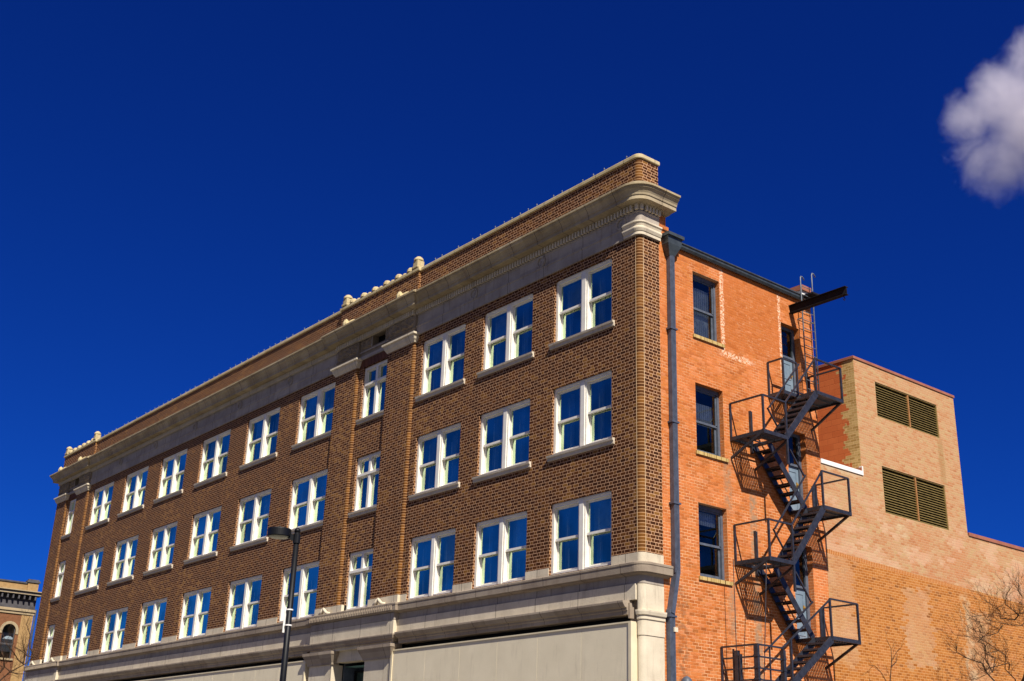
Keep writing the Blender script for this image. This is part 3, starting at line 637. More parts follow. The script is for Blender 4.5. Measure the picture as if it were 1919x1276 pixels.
# ------------------------------------------------------------------ windows
def pair_meshes(wd, h, seed):
    """two double-hung sashes either side of a wide mullion; origin at the opening's lower left on the wall face"""
    rnd = random.Random(seed); c = wd / 2; mw = .15; jb = .10; fy = .08
    f = Bm()
    f.box(0, jb, fy, .3, .0, h); f.box(wd - jb, wd, fy, .3, .0, h)
    f.box(jb, wd - jb, fy, .3, h - .11, h); f.box(jb, wd - jb, fy - .03, fy, h - .05, h - .003)
    f.box(jb, wd - jb, fy, .3, 0, .07)
    f.box(c - mw, c + mw, fy, .3, .07, h - .11); f.box(c - .085, c + .085, fy - .028, fy, .0, h - .052)
    s_, g, cu = Bm(), Bm(), Bm()
    for a, e in ((jb, c - mw), (c + mw, wd - jb)):
        mid = .07 + (h - .18) * .5
        for x0, x1 in ((a, a + .05), (e - .05, e)): s_.box(x0, x1, .15, .19, mid, h - .11); 
        s_.box(a + .05, e - .05, .15, .19, h - .17, h - .11); s_.box(a, e, .13, .22, mid - .035, mid + .035)
        for x0, x1 in ((a, a + .055), (e - .055, e)): s_.box(x0, x1, .22, .26, .07, mid - .035)
        s_.box(a + .055, e - .055, .22, .26, .07, .15)
        g.quad((a + .05, .17, mid), (e - .05, .17, mid), (e - .05, .17, h - .17), (a + .05, .17, h - .17))
        g.quad((a + .055, .24, .15), (e - .055, .24, .15), (e - .055, .24, mid - .03), (a + .055, .24, mid - .03))
        # curtain gathered at the left of each sash: a wavy sheet with thickness
        w0, w1 = a + .04, a + .04 + rnd.uniform(.12, .3); n = 14; ztop = h - .12
        for yy, sg in ((.50, 1), (.505, -1)):
            for i in range(n):
                xa, xb = w0 + (w1 - w0) * i / n, w0 + (w1 - w0) * (i + 1) / n
                ya, yb = yy + .03 * math.sin(i * 1.9), yy + .03 * math.sin((i + 1) * 1.9)
                cu.quad((xa, ya, .05), (xb, yb, .05), (xb, yb, ztop), (xa, ya, ztop))
        fx = a + .05 + (e - a) * rnd.uniform(.28, .4)
        for z0_, z1_, yb_ in ((.16, mid - .12 - rnd.uniform(0, .2), .255), (mid + .04, h - .35 - rnd.uniform(0, .3), .185)):
            cu.cur = 1; cu.box(fx, fx + .028, yb_, yb_ + .015, z0_, z1_); cu.cur = 0  # white bars imitate the lit curtain edge and its reflection in the glass
        if rnd.random() < .45:
            bl = rnd.uniform(.2, .55) * h; cu.box(a, e, .42, .425, h - .1 - bl, h - .1)
    sl = Bm(); sl.sweep([(-.13, .0), (wd + .13, .0)], [(-.12, -.2), (.04, -.2), (.055, -.19), (.055, -.11), (.09, -.09), (.10, -.03), (-.12, .0)])
    return [('frame', f.mesh('window', 'white')), ('sash', s_.mesh('sash', 'white')), ('pane', g.mesh('pane', 'glass')), ('curtain', cu.mesh('curtain', ['curtain', 'flash'])), ('sill', sl.mesh('sill', 'sill'))]
def narrow_meshes(wd, h, seed):
    f = Bm(); c = wd / 2; fy = .08; zt = h * .66
    f.box(0, .1, fy, .27, 0, h); f.box(wd - .1, wd, fy, .27, 0, h); f.box(.1, wd - .1, fy, .27, h - .11, h); f.box(.1, wd - .1, fy, .27, 0, .07)
    f.box(c - .07, c + .07, fy, .27, .07, h - .11); f.box(.1, wd - .1, fy - .02, .2, zt - .045, zt + .045)
    s_, g, cu = Bm(), Bm(), Bm()
    for a, e in ((.1, c - .07), (c + .07, wd - .1)):
        for z0, z1 in ((.07, zt - .045), (zt + .045, h - .11)):
            s_.box(a, a + .05, .17, .21, z0, z1); s_.box(e - .05, e, .17, .21, z0, z1); s_.box(a + .05, e - .05, .17, .21, z0, z0 + .06); s_.box(a + .05, e - .05, .17, .21, z1 - .05, z1)
            g.quad((a + .05, .19, z0), (e - .05, .19, z0), (e - .05, .19, z1), (a + .05, .19, z1))
        for yy in (.42, .425):
            for i in range(10):
                xa, xb = a + .03 + .022 * i, a + .03 + .022 * (i + 1)
                cu.quad((xa, yy + .03 * math.sin(i * 1.9), .05), (xb, yy + .03 * math.sin(i * 1.9 + 1.9), .05), (xb, yy + .03 * math.sin(i * 1.9 + 1.9), h - .2), (xa, yy + .03 * math.sin(i * 1.9), h - .2))
    sl = Bm(); sl.sweep([(-.12, 0), (wd + .12, 0)], [(-.12, -.2), (.04, -.2), (.055, -.19), (.055, -.11), (.09, -.09), (.10, -.03), (-.12, .0)])
    return [('frame', f.mesh('window', 'white')), ('sash', s_.mesh('sash', 'white')), ('pane', g.mesh('pane', 'glass')), ('curtain', cu.mesh('curtain', ['curtain', 'flash'])), ('sill', sl.mesh('sill', 'sill'))]
def place(ms, loc, sill):
    d = dict(ms); wo_ = bpy.data.objects.new('window', d['frame']); COL.objects.link(wo_); wo_.parent = B; wo_.location = loc
    for k in ('sash', 'pane', 'curtain') + (('sill',) if sill else ()):
        o = bpy.data.objects.new(k, d[k]); COL.objects.link(o); o.parent = wo_
    return wo_
for group, kinds in ((WX, [pair_meshes(2.62, 2.09, s) for s in (1, 2, 4)]), (LX, [pair_meshes(3.05, 2.09, s) for s in (5, 6, 8)])):
    k = 0
    for x0, x1 in group:
        for r in rows: place(kinds[k % 3], (x0, 0, WB + r), r > 0); k += 1
for (x0, x1) in NX:
    ms = narrow_meshes(x1 - x0, 2.09, 3)
    for r in rows: place(ms, (x0, 0, WB + r), r > 0)

# side windows: blue-grey double-hung, brick sills
def side_win(z0, z1, blind):
    f = Bm(); y0, y1 = SX; h = z1 - z0; mid = z0 + h * .47; X = -.16
    f.box(X - .12, X, y0, y0 + .09, z0, z1); f.box(X - .12, X, y1 - .09, y1, z0, z1); f.box(X - .12, X, y0 + .09, y1 - .09, z1 - .12, z1); f.box(X - .12, X, y0 + .09, y1 - .09, z0, z0 + .07)
    wn = f.build('side_window', 'bluegrey', B)
    s = Bm()
    s.box(X - .07, X - .03, y0 + .09, y0 + .14, mid, z1 - .12); s.box(X - .07, X - .03, y1 - .14, y1 - .09, mid, z1 - .12); s.box(X - .07, X - .03, y0 + .14, y1 - .14, z1 - .17, z1 - .12)
    s.box(X - .11, X - .03, y0 + .09, y1 - .09, mid - .035, mid + .03)
    s.box(X - .11, X - .075, y0 + .09, y0 + .15, z0 + .07, mid - .035); s.box(X - .11, X - .075, y1 - .15, y1 - .09, z0 + .07, mid - .035); s.box(X - .11, X - .075, y0 + .15, y1 - .15, z0 + .07, z0 + .15)
    s.build('sash', 'bluegrey', wn)
    g = Bm(); g.quad((X - .05, y0 + .14, mid), (X - .05, y1 - .14, mid), (X - .05, y1 - .14, z1 - .17), (X - .05, y0 + .14, z1 - .17))
    g.quad((X - .09, y0 + .15, z0 + .15), (X - .09, y1 - .15, z0 + .15), (X - .09, y1 - .15, mid - .03), (X - .09, y0 + .15, mid - .03)); g.build('pane', 'nglass', wn)
    c = Bm()
    if blind:
        n = 11; w_ = (y1 - y0 - .2) / n
        for i in range(n): yy = y0 + .1 + i * w_; c.box(X - .2 - .006, X - .2, yy, yy + w_ * .86, z0 + h * blind[0], z0 + h * blind[1])
        c.build('blind', 'curtain', wn)
    sl = Bm(); sl.box(-.16, .055, y0 - .06, y1 + .12, z0 - .1, z0); wn2 = sl.build('sill', 'rowsill', wn)
def mat_rowsill():
    M = NT('tan rowlock sill', .85, .15)
    f = M('FRACT', M('DIVIDE', M.y, .075)); mask = M.step(M('MINIMUM', f, M('SUBTRACT', 1.0, f)), .08, .14)
    r = M.white(M.vec(M('FLOOR', M('DIVIDE', M.y, .075)), 1.0))
    M.color(M.mix(mask, lin(214, 186, 134), M.ramp(r, [(0, lin(150, 124, 70)), (1, lin(198, 170, 108))]))); M.bump(mask, .006, .6); return M.m
MT['rowsill'] = mat_rowsill()
side_win(SB + 7.2, ST + 7.2, (.05, .85)); side_win(SB + 3.6, ST + 3.6, (.46, .78)); side_win(SB, ST, (.75, .93))

# fire doors on the side wall
for (y0, y1, z0, z1) in DH:
    X = -.2; f = Bm()
    f.box(X - .1, X, y0, y0 + .07, z0, z1); f.box(X - .1, X, y1 - .12, y1, z0, z1); f.box(X - .1, X, y0 + .07, y1 - .12, z1 - .1, z1); f.box(X - .1, X, y0 + .07, y1 - .12, z0 + 1.55, z0 + 1.62)
    fr = f.build('fire_door', 'bluegrey', B)
    q = Bm(); X2 = X - .06; q.box(X2 - .04, X2, y0 + .07, y1 - .12, z0 + .02, z0 + 1.55)
    for za, zb in ((.15, .72), (.85, 1.42)):
        q.box(X2, X2 + .014, y0 + .15, y1 - .2, z0 + za, z0 + za + .05); q.box(X2, X2 + .014, y0 + .15, y1 - .2, z0 + zb - .05, z0 + zb)
        q.box(X2, X2 + .0135, y0 + .15, y0 + .2, z0 + za + .05, z0 + zb - .05); q.box(X2, X2 + .0135, y1 - .25, y1 - .2, z0 + za + .05, z0 + zb - .05)
    q.build('door_leaf', 'doorpaint', fr)
    g = Bm(); g.quad((X - .05, y0 + .07, z0 + 1.62), (X - .05, y1 - .12, z0 + 1.62), (X - .05, y1 - .12, z1 - .1), (X - .05, y0 + .07, z1 - .1)); g.build('pane', 'nglass', fr)
    h = Bm(); h.tube([(X2, y1 - .22, z0 + .98), (X2 + .06, y1 - .22, z0 + .98)], [.015, .035], 10); h.box(X2, X2 + .02, y1 - .25, y1 - .19, z0 + .9, z0 + 1.06); h.build('handle', 'brass', fr)

# gutter, hopper and downpipe
b = Bm(); prof = [(0.01, 17.30), (.02, 17.18), (.10, 17.15), (.15, 17.22), (.16, 17.29), (.19, 17.30), (.19, 17.34), (.01, 17.36)]
b.sweep([(0, 1.35), (0, 7.5)], prof); bevel(b.build('gutter', 'gutter', B), .005, 1)
hp = Bm(); y0, y1 = .92, 1.52
hp.box(.005, .36, y0 - .04, y1 + .04, 17.33, 17.43)
n0 = [(.005, y0, 17.33), (.30, y0, 17.33), (.30, y1, 17.33), (.005, y1, 17.33)]; n1 = [(.005, y0 + .02, 17.1), (.28, y0 + .02, 17.1), (.28, y1 - .02, 17.1), (.005, y1 - .02, 17.1)]; n2 = [(.02, 1.1, 16.75), (.16, 1.1, 16.75), (.16, 1.32, 16.75), (.02, 1.32, 16.75)]
for a, c in ((n0, n1), (n1, n2)):
    for i in range(4): hp.quad(a[i], a[(i + 1) % 4], c[(i + 1) % 4], c[i])
hp.quad(*n2); dp = hp.build('rain_hopper', 'gutter', B)
b = Bm(); b.box(.02, .16, 1.12, 1.32, 7.3, 16.8)
for y in (1.15, 1.20, 1.25): b.box(.16, .172, y, y + .025, 7.3, 16.78)
b.bar((.09, 1.22, 7.35), (.09, .98, 6.2), .2, .14, (0, 1, 0)); b.box(.02, .16, .88, 1.08, -.1, 6.3)
for y in (.91, .96, 1.01): b.box(.16, .172, y, y + .025, -.1, 6.2)
dpo = b.build('downpipe', 'pipe', B)
for z in (14.4, 11.55, 9.2): b = Bm(); b.box(.0, .19, 1.07, 1.37, z, z + .05); b.build('pipe_strap', 'pipe', dpo)
b = Bm(); b.box(.0, .19, .84, 1.12, 6.1, 6.15); b.build('pipe_strap', 'pipe', dpo)
# rear parapet stub behind the ladder
b = Bm(); b.box(-3, -.02, 7.62, 8.04, 17.3, 17.62); b.build('rear_parapet', 'flash', B)
b = Bm(); b.box(-3, .05, 7.58, 8.08, 17.62, 17.8); b.build('rear_coping', 'pink', B)

# ------------------------------------------------------------------ fire escape
F = empty('fire_escape', (0, 5.5, 0)); tag(F, 'dark iron fire escape zigzagging down the orange brick side wall', 'fire escape')
OFF = Vector((0, -5.5, 0))
def fb(bb, name, mat='iron', parent=None):
    o = bb.build(name, mat, parent or F)
    if parent is None: o.location = OFF
    return o
D = 1.3
def landing(y0, y1, z, x1=D, cut=None, struts=(True, True), foot=.63):
    a = Bm()
    a.box(0.01, x1, y0, y0 + .05, z - .11, z); a.box(0.01, x1, y1 - .05, y1, z - .11, z); a.box(x1 - .05, x1, y0 + .05, y1 - .05, z - .11, z); a.box(.01, .05, y0 + .05, y1 - .05, z - .09, z - .01)
    o = fb(a, 'landing')
    g = Bm(); y = y0 + .08
    while y < y1 - .07:
        xa = .06
        if cut and cut[0] < y < cut[1]: xa = cut[2]
        g.box(xa, x1 - .06, y, y + .048, z - .035, z - .005); y += .078
    for x in (.4, .85): g.box(x, x + .03, y0 + .05, y1 - .05, z - .07, z - .036)
    g.build('grating', 'iron', o)
    for k, yy in enumerate((y0 + .025, y1 - .025)):
        if struts[k]:
            s = Bm(); s.bar((.02, yy, z - foot), (x1 - .08, yy, z - .07), .055, .07); fb(s, 'bracket')
    return o
def rail(pts, mids=(), posts=True, h=1.05, w=.055, flat=.045):
    a = Bm()
    for p, q in zip(pts[:-1], pts[1:]):
        a.bar((p[0], p[1], p[2] + h), (q[0], q[1], q[2] + h), w, flat)
        for mz in mids: a.bar((p[0], p[1], p[2] + mz), (q[0], q[1], q[2] + mz), .03, .045)
    if posts:
        for p in pts: a.box(p[0] - .028, p[0] + .028, p[1] - .028, p[1] + .028, p[2] - .12, p[2] + h)
    return fb(a, 'railing')
def stair(ya, za, yb, zb, x0, x1, handrails, n=8):
    """from the top (ya, za) to the foot (yb, zb), treads between x0 and x1"""
    a = Bm()
    for x in (x0, x1): a.bar((x, ya, za - .09), (x, yb, zb - .02), .035, .2)
    o = fb(a, 'stair')
    for i in range(1, n):
        t = i / n; y = ya + (yb - ya) * t; z = za + (zb - za) * t
        q = Bm(); q.box(x0 + .02, x1 - .02, y - .125, y + .125, z - .02, z)
        for s in (-1, 1): q.box(x0 + .02, x1 - .02, y + s * .125 - .008, y + s * .125 + .008, z - .06, z - .0205)
        q.build('tread', 'iron', o)
    for x, ext in handrails:
        r = Bm(); r.bar((x, ya, za + 1.02), (x, yb, zb + 1.02 + ext), .04, .045)
        fb(r, 'handrail')
# right-hand landings (doors) and left-hand landings (turns)
RZ = (13.46, 9.87, 6.07); LZ = (11.67, 7.98)
y0, y1 = 6.32, 7.68
landing(y0, y1, RZ[0], struts=(False, True), foot=.75); landing(y0, y1, RZ[1], struts=(False, True), foot=.72); landing(y0, y1, RZ[2], struts=(False, True), foot=.72)
landing(5.6, 6.31, RZ[0], x1=.64, struts=(False, False))
rail([(.03, 5.62, RZ[0]), (.61, 5.62, RZ[0]), (.61, 6.3, RZ[0])])
for z in RZ:
    rail([(1.27, 6.34, z), (1.27, 7.65, z), (.05, 7.65, z)])
rl = (3.72, 4.78)
for i, z in enumerate(LZ):
    landing(rl[0], rl[1], z, struts=(True, False), cut=(4.4, 4.8, .64))
    rail([(.03, rl[0] + .03, z), (1.27, rl[0] + .03, z), (1.27, rl[1], z)])
    s = Bm(); s.box(.0, .05, 4.62, 4.74, z - .3, z + 1.02); s.box(.05, .09, 4.62, 4.64, z - .3, z + 1.02); fb(s, 'wall_post')
    s = Bm(); s.box(1.24, 1.3, rl[1] - .03, rl[1] + .03, z - .85, z - .12); s.bar((.03, rl[1], z - .8), (1.25, rl[1], z - .15), .05, .06); fb(s, 'bracket')
for z in RZ[1:]:
    s = Bm(); s.box(.0, .05, 7.5, 7.62, z - .3, z + 1.0); fb(s, 'wall_post')
# flights
stair(6.34, RZ[0], 4.76, LZ[0], .68, 1.27, [(1.27, 0), (.68, 0)])
stair(4.76, LZ[0], 6.34, RZ[1], .08, .62, [(.62, 0)])
stair(6.34, RZ[1], 4.76, LZ[1], .68, 1.27, [(1.27, 0), (.68, 0)])
stair(4.76, LZ[1], 6.34, RZ[2], .08, .62, [(.62, 0)])
stair(6.34, RZ[2], 4.05, 4.32, .68, 1.27, [(1.27, .15), (.68, .1)], 9)
s = Bm(); s.box(1.25, 1.31, 4.42, 4.48, 4.3, 5.78); fb(s, 'post')
# lowest cage with three mid rails
landing(3.0, 4.1, 4.33, struts=(True, True), foot=.6)
rail([(.03, 3.03, 4.33), (1.27, 3.03, 4.33), (1.27, 4.1, 4.33)], mids=(.28, .58, .88), h=1.19, w=.06)
s = Bm(); s.box(1.2, 1.34, 2.97, 3.05, 4.2, 5.5); s.box(1.21, 1.33, 4.06, 4.16, 4.2, 5.46); s.box(1.24, 1.28, 3.55, 3.58, 4.3, 5.5)
for z in (4.6, 4.9, 5.2): s.box(1.19, 1.35, 2.955, 3.065, z, z + .05); s.box(1.2, 1.34, 4.05, 4.17, z, z + .05)
fb(s, 'cage_post')
s = Bm(); s.box(.5, .62, 3.0, 3.1, 4.1, 5.4); s.box(.66, .7, 3.0, 3.1, 4.1, 5.3); s.box(.42, .46, 3.02, 3.06, 4.1, 5.45); fb(s, 'counterweight')
s = Bm(); s.tube([(.5, 3.1, 5.4), (.5, 3.1, 7.9)], .012, 6); s.tube([(1.15, 3.4, 4.4), (1.15, 3.74, 7.9)], .014, 6); fb(s, 'cable')

# ------------------------------------------------------------------ hoist beam, roof ladder
HB = empty('hoist_beam', (0, 6.95, 16.7)); tag(HB, 'rusty black steel I-beam sticking out of the orange wall above the top door', 'beam')
b = Bm(); b.box(-.1, 2.22, -.012, .012, -.12, .12); b.box(-.1, 2.22, -.085, .085, .12, .138); b.box(-.1, 2.22, -.085, .085, -.138, -.12); b.build('i_section', 'ironb', HB)
b = Bm()
b.tube([(2.1, 0, -.138), (2.1, 0, -.2)] + [(2.1, .05 * math.sin(t), -.25 + .05 * math.cos(t)) for t in [i * .6 for i in range(9)]], .014, 6); b.build('hook', 'ironb', HB)
LD = empty('roof_ladder', (.22, 7.5, 13.46)); tag(LD, 'thin steel ladder with hooked tops rising past the roof edge beside the fire escape', 'ladder')
for y in (-.2, .42):
    b = Bm(); hh = 4.42 if y < 0 else 4.72
    b.tube([(0, y, 0), (0, y, hh), (0, y + .03, hh + .07), (0, y + .10, hh + .08), (0, y + .2, hh - .02)], .022, 7); b.build('ladder_rail', 'galv', LD, smooth=True)
b = Bm(); z = .25
while z < 4.4: b.tube([(0, -.2, z), (0, .42, z)], .012, 6); z += .3
b.build('rungs', 'galv', LD)
b = Bm()
for z in (1.0, 3.0): b.bar((-.22, -.2, z), (0, -.2, z), .02, .04); b.bar((-.22, .42, z), (0, .42, z), .02, .04)
b.build('standoff', 'galv', LD)
RA = tag(Bm(), None) if False else None
b = Bm(); b.box(-.6, .45, 7.62, 7.98, 17.36, 17.42); b.box(.3, .45, 7.98, 8.1, 17.34, 17.44); tag(b.build('roof_plate', 'ironb', None), 'dark steel plate at the roof edge behind the ladder', 'plate')

# ------------------------------------------------------------------ rear building
T = empty('rear_building', (0, 10.25, 0)); tag(T, 'tan brick building with louvred tower and pink coping behind the orange wall', 'building')
TO = Vector((0, -10.25, 0))
def tb(bb, name, mat, parent=None):
    o = bb.build(name, mat, parent or T)
    if parent is None: o.location = TO
    return o
T0, T1 = 10.25, 16.38; ZT, ZC, ZF = 15.92, 10.78, 11.88
LV = [(11.42, 15.19, 14.04, 15.30), (11.42, 15.19, 10.68, 12.29)]
b = Bm(); b.wall('x', 0, T0, T1, -.2, ZT, LV, .14, -1); b.wall('x', 0, 8.05, T0, -.2, ZF - .14, [], 0, -1); b.wall('x', 0, T1, 40, -.2, ZC - .1, [], 0, -1)
b.quad((0, T1, ZC - .1), (-12, T1, ZC - .1), (-12, T1, ZT), (0, T1, ZT)); tb(b, 'tower_wall', 'tan')
b = Bm(); b.quad((-12, T0, ZF - .3), (0, T0, ZF - .3), (0, T0, ZT), (-12, T0, ZT)); tb(b, 'painted_block_wall', 'cmu')
b = Bm(); b.quad((-12, 8.05, ZF - .1), (-.1, 8.05, ZF - .1), (-.1, T0, ZF - .1), (-12, T0, ZF - .1)); b.quad((-12, T1, ZC - .12), (-.1, T1, ZC - .12), (-.1, 40, ZC - .12), (-12, 40, ZC - .12)); b.quad((-12, T0, ZT), (0, T0, ZT), (0, T1, ZT), (-12, T1, ZT)); tb(b, 'flat_roof', 'roof')
b = Bm(); b.box(-.25, .035, 8.06, T0 - .003, ZF - .14, ZF); b.box(-.1, .034, T0 - .002, T0 + .05, ZF - .14, ZF + .17); tb(b, 'white_flashing', 'flash')
b = Bm(); b.sweep([(-12, T0), (0, T0), (0, T1), (-12, T1)], [(-.3, ZT), (.035, ZT - .07), (.035, ZT + .02), (.0, ZT + .04), (-.3, ZT + .04)]); b.sweep([(0, T1 + .04), (0, 40)], [(-.3, ZC - .1), (.04, ZC - .1), (.04, ZC + .02), (-.3, ZC + .04)])
b.box(-12, .02, T0 - .05, T0 - .003, ZF, ZF + .12); tb(b, 'pink_coping', 'pink')
for (a0, a1, z0, z1) in LV:
    b = Bm(); m_ = 13.40
    b.box(-.1, -.02, a0, a0 + .04, z0, z1); b.box(-.1, -.02, a1 - .04, a1, z0, z1); b.box(-.1, -.02, a0 + .04, a1 - .04, z0, z0 + .04); b.box(-.1, -.02, a0 + .04, a1 - .04, z1 - .04, z1)
    lv = tb(b, 'louvre', 'louver')
    b = Bm(); b.box(-.1, -.01, m_ - .03, m_ + .03, z0 + .04, z1 - .04); b.build('mullion', 'bronze', lv)
    b = Bm(); z = z0 + .06
    while z < z1 - .06: b.quad((-.11, a0 + .04, z + .05), (-.03, a0 + .04, z - .012), (-.03, a1 - .04, z - .012), (-.11, a1 - .04, z + .05)); b.quad((-.03, a0 + .04, z - .012), (-.03, a0 + .04, z - .03), (-.03, a1 - .04, z - .03), (-.03, a1 - .04, z - .012)); z += .088
    b.build('slats', 'louver', lv)
    b = Bm(); b.quad((-.14, a0, z0), (-.14, a1, z0), (-.14, a1, z1), (-.14, a0, z1)); b.build('backing', 'dark', lv)

# ------------------------------------------------------------------ neighbour far left
N = empty('far_building', (-60, -5, 0)); tag(N, 'tan brick building with dark bracketed cornice and arched windows at the far left', 'building')
NO = Vector((60, 5, 0))
def nb(bb, name, mat, parent=None):
    o = bb.build(name, mat, parent or N)
    if parent is None: o.location = NO
    return o
X = -60; ye = 3.0
def arch_hole(bb, yc, hw, zb, zs, y0, y1, z0, z1, X):
    k = 10; arcp = [(yc - hw * math.cos(math.pi * i / k), zs + hw * math.sin(math.pi * i / k)) for i in range(k + 1)]
    bb.quad((X, y0, z0), (X, y1, z0), (X, y1, zb), (X, y0, zb)); bb.quad((X, y0, zb), (X, yc - hw, zb), (X, yc - hw, zs), (X, y0, zs)); bb.quad((X, yc + hw, zb), (X, y1, zb), (X, y1, zs), (X, yc + hw, zs))
    lo_ = [(y0, zs)] + [(yc - hw, zs)]
    for i in range(k):
        (a, za), (c, zc) = arcp[i], arcp[i + 1]; bb.quad((X, a, za), (X, c, zc), (X, c, z1), (X, a, z1))
        bb.quad((X, a, za), (X, c, zc), (X - .2, c, zc), (X - .2, a, za))
    bb.quad((X, y0, zs), (X, yc - hw, zs), (X, yc - hw, z1), (X, y0, z1)); bb.quad((X, yc + hw, zs), (X, y1, zs), (X, y1, z1), (X, yc + hw, z1))
    for s in (-1, 1): bb.quad((X, yc + s * hw, zb), (X, yc + s * hw, zs), (X - .2, yc + s * hw, zs), (X - .2, yc + s * hw, zb))
    return arcp
b = Bm(); wins = []
for i in range(3):
    yc = 1.62 - i * 2.0; wins.append((yc, arch_hole(b, yc, .42, 8.75, 10.5, yc - 1.0, yc + 1.0 if i else 2.25, -.2, 11.55, X)))
nb(b, 'front_wall', 'nbrick2')
b = Bm(); b.box(X - 12, X + .02, 2.25, ye, -.2, 11.6); b.box(X - 12, X - .01, -3.4, 2.25, 11.5, 13.05); b.box(X - .2, X + .03, 2.3, ye, 13.1, 13.72); nb(b, 'corner_pier', 'nbrick')
b = Bm(); b.box(X - .4, X - .05, -3.4, 2.3, 13.1, 13.62); nb(b, 'parapet', 'nbrick')
b = Bm(); b.box(X - .5, X + .02, -3.4, 2.3, 13.62, 13.72); b.box(X - .3, X + .1, 2.22, ye + .08, 13.72, 13.84); b.box(X - .2, X + .03, 2.3, ye, 13.84, 13.94); nb(b, 'parapet_cap', 'ndark')
b = Bm(); b.sweep([(X, -3.4), (X, ye + .2)], [(-.2, 12.82), (.42, 12.84), (.42, 12.88), (.40, 12.89), (.42, 13.0), (.5, 13.08), (.5, 13.12), (-.2, 13.14)]); cn = nb(b, 'cornice', 'ndark')
b = Bm(); b.box(X + .4, X + .43, -3.4, ye + .2, 12.86, 12.91); b.box(X + .48, X + .51, -3.4, ye + .2, 13.06, 13.12); b.build('cornice_edge', 'nstone', cn)
b = Bm(); y = ye - .1
while y > -3.3: b.box(X, X + .36, y - .1, y, 12.55, 12.82); y -= .36
b.build('corbels', 'ndark', cn)
b = Bm(); b.box(X - .05, X + .05, -3.4, ye + .02, 11.95, 12.82); nb(b, 'frieze', 'ndark')
b = Bm(); b.box(X - .05, X + .14, -3.4, ye + .08, 11.78, 11.88); b.box(X - .05, X + .07, -3.4, ye + .04, 11.6, 11.78); b.box(X - .05, X + .1, -3.4, ye + .05, 11.88, 11.95); nb(b, 'string_course', 'nstone')
for yc, ap in wins:
    b = Bm(); k = len(ap)
    for i in range(k - 1):
        o1 = [(yc + (a - yc) * s, 10.5 + (z - 10.5) * s) for s in (1.0, 1.42) for a, z in (ap[i], ap[i + 1])]
        b.quad((X + .05, *o1[0]), (X + .05, *o1[1]), (X + .05, *o1[3]), (X + .05, *o1[2])); b.quad((X + .05, *o1[2]), (X + .05, *o1[3]), (X - .01, *o1[3]), (X - .01, *o1[2])); b.quad((X + .05, *o1[0]), (X + .05, *o1[1]), (X - .01, *o1[1]), (X - .01, *o1[0]))
    b.box(X, X + .045, yc - .6, yc - .43, 10.3, 10.5); b.box(X, X + .045, yc + .43, yc + .6, 10.3, 10.5); nb(b, 'arch_surround', 'nstone')
    b = Bm(); pts = [(X - .12, yc - .4, 8.77)] + [(X - .12, yc + (a - yc) * .95, 10.5 + (z - 10.5) * .95) for a, z in ap] + [(X - .12, yc + .4, 8.77)]
    b.tube(pts, .045, 6); b.box(X - .15, X - .09, yc - .4, yc + .4, 9.6, 9.7); wn = nb(b, 'window', 'ndark')
    b = Bm(); b.quad((X - .14, yc - .42, 8.75), (X - .14, yc + .42, 8.75), (X - .14, yc + .42, 10.5), (X - .14, yc - .42, 10.5)); b.quad(*[(X - .14, a, z) for a, z in ap]); b.build('pane', 'nglass', wn)
    b = Bm(); b.box(X - .6, X - .58, yc - .5, yc + .5, 9.2, 10.4); b.build('blind', 'curtain', wn)
    b = Bm(); b.box(X - .05, X + .1, yc - .55, yc + .55, 8.62, 8.74); b.build('sill', 'nstone', wn)
b = Bm(); b.quad((X - 1.2, -3.3, 0), (X - 1.2, 2.2, 0), (X - 1.2, 2.2, 12), (X - 1.2, -3.3, 12)); nb(b, 'interior_wall', 'inside')
b = Bm(); b.tube([(X + .06, ye + .1, 12.0), (X + .06, ye + .12, -.1)], .07, 8); nb(b, 'drainpipe', 'pipe')

# ------------------------------------------------------------------ street lamp
SL = empty('street_lamp', (-2.35, -9.05, 0)); tag(SL, 'black street lamp with round drum head on a tall pole in front of the building', 'street lamp')
b = Bm(); b.tube([(0, 0, 0), (0, 0, 7.16)], [.085, .062], 16); b.tube([(0, 0, 7.16), (0, 0, 7.22), (0, 0, 7.27)], [.07, .07, .03], 12); b.tube([(0, 0, 0), (0, 0, .04), (0, 0, .3), (0, 0, .5)], [.2, .2, .15, .09], 16); b.build('pole', 'black', SL, smooth=True)
hx, hy = -.42 * .631, -.42 * .776
b = Bm(); b.bar((0, 0, 7.0), (hx * .3, hy * .3, 7.02), .07, .1); b.bar((hx * .1, hy * .1, 7.02), (hx * .6, hy * .6, 7.1), .06, .12); b.tube([(0, 0, 6.9), (0, 0, 7.1)], .085, 12); b.build('bracket_arm', 'black', SL)
b = Bm(); b.lathe((hx, hy, 7.04), [(.265, 0), (.275, .015), (.275, .17), (.265, .19), (.2, .2), (.02, .205)], 40); hd = b.build('lamp_head', 'black', SL, smooth=False)
b = Bm(); b.lathe((hx, hy, 7.02), [(.12, -.012), (.2, 0), (.235, .019), (.24, .0215)], 32); b.build('lens', 'lens', hd)
b = Bm(); b.lathe((0, 0, 5.0), [(.082, 0), (.082, .03)], 14); b.lathe((0, 0, 5.35), [(.08, 0), (.08, .03)], 14); b.box(-.075, -.06, -.1, .0, 4.85, 5.42) ; b.build('sign_band', 'flash', SL)

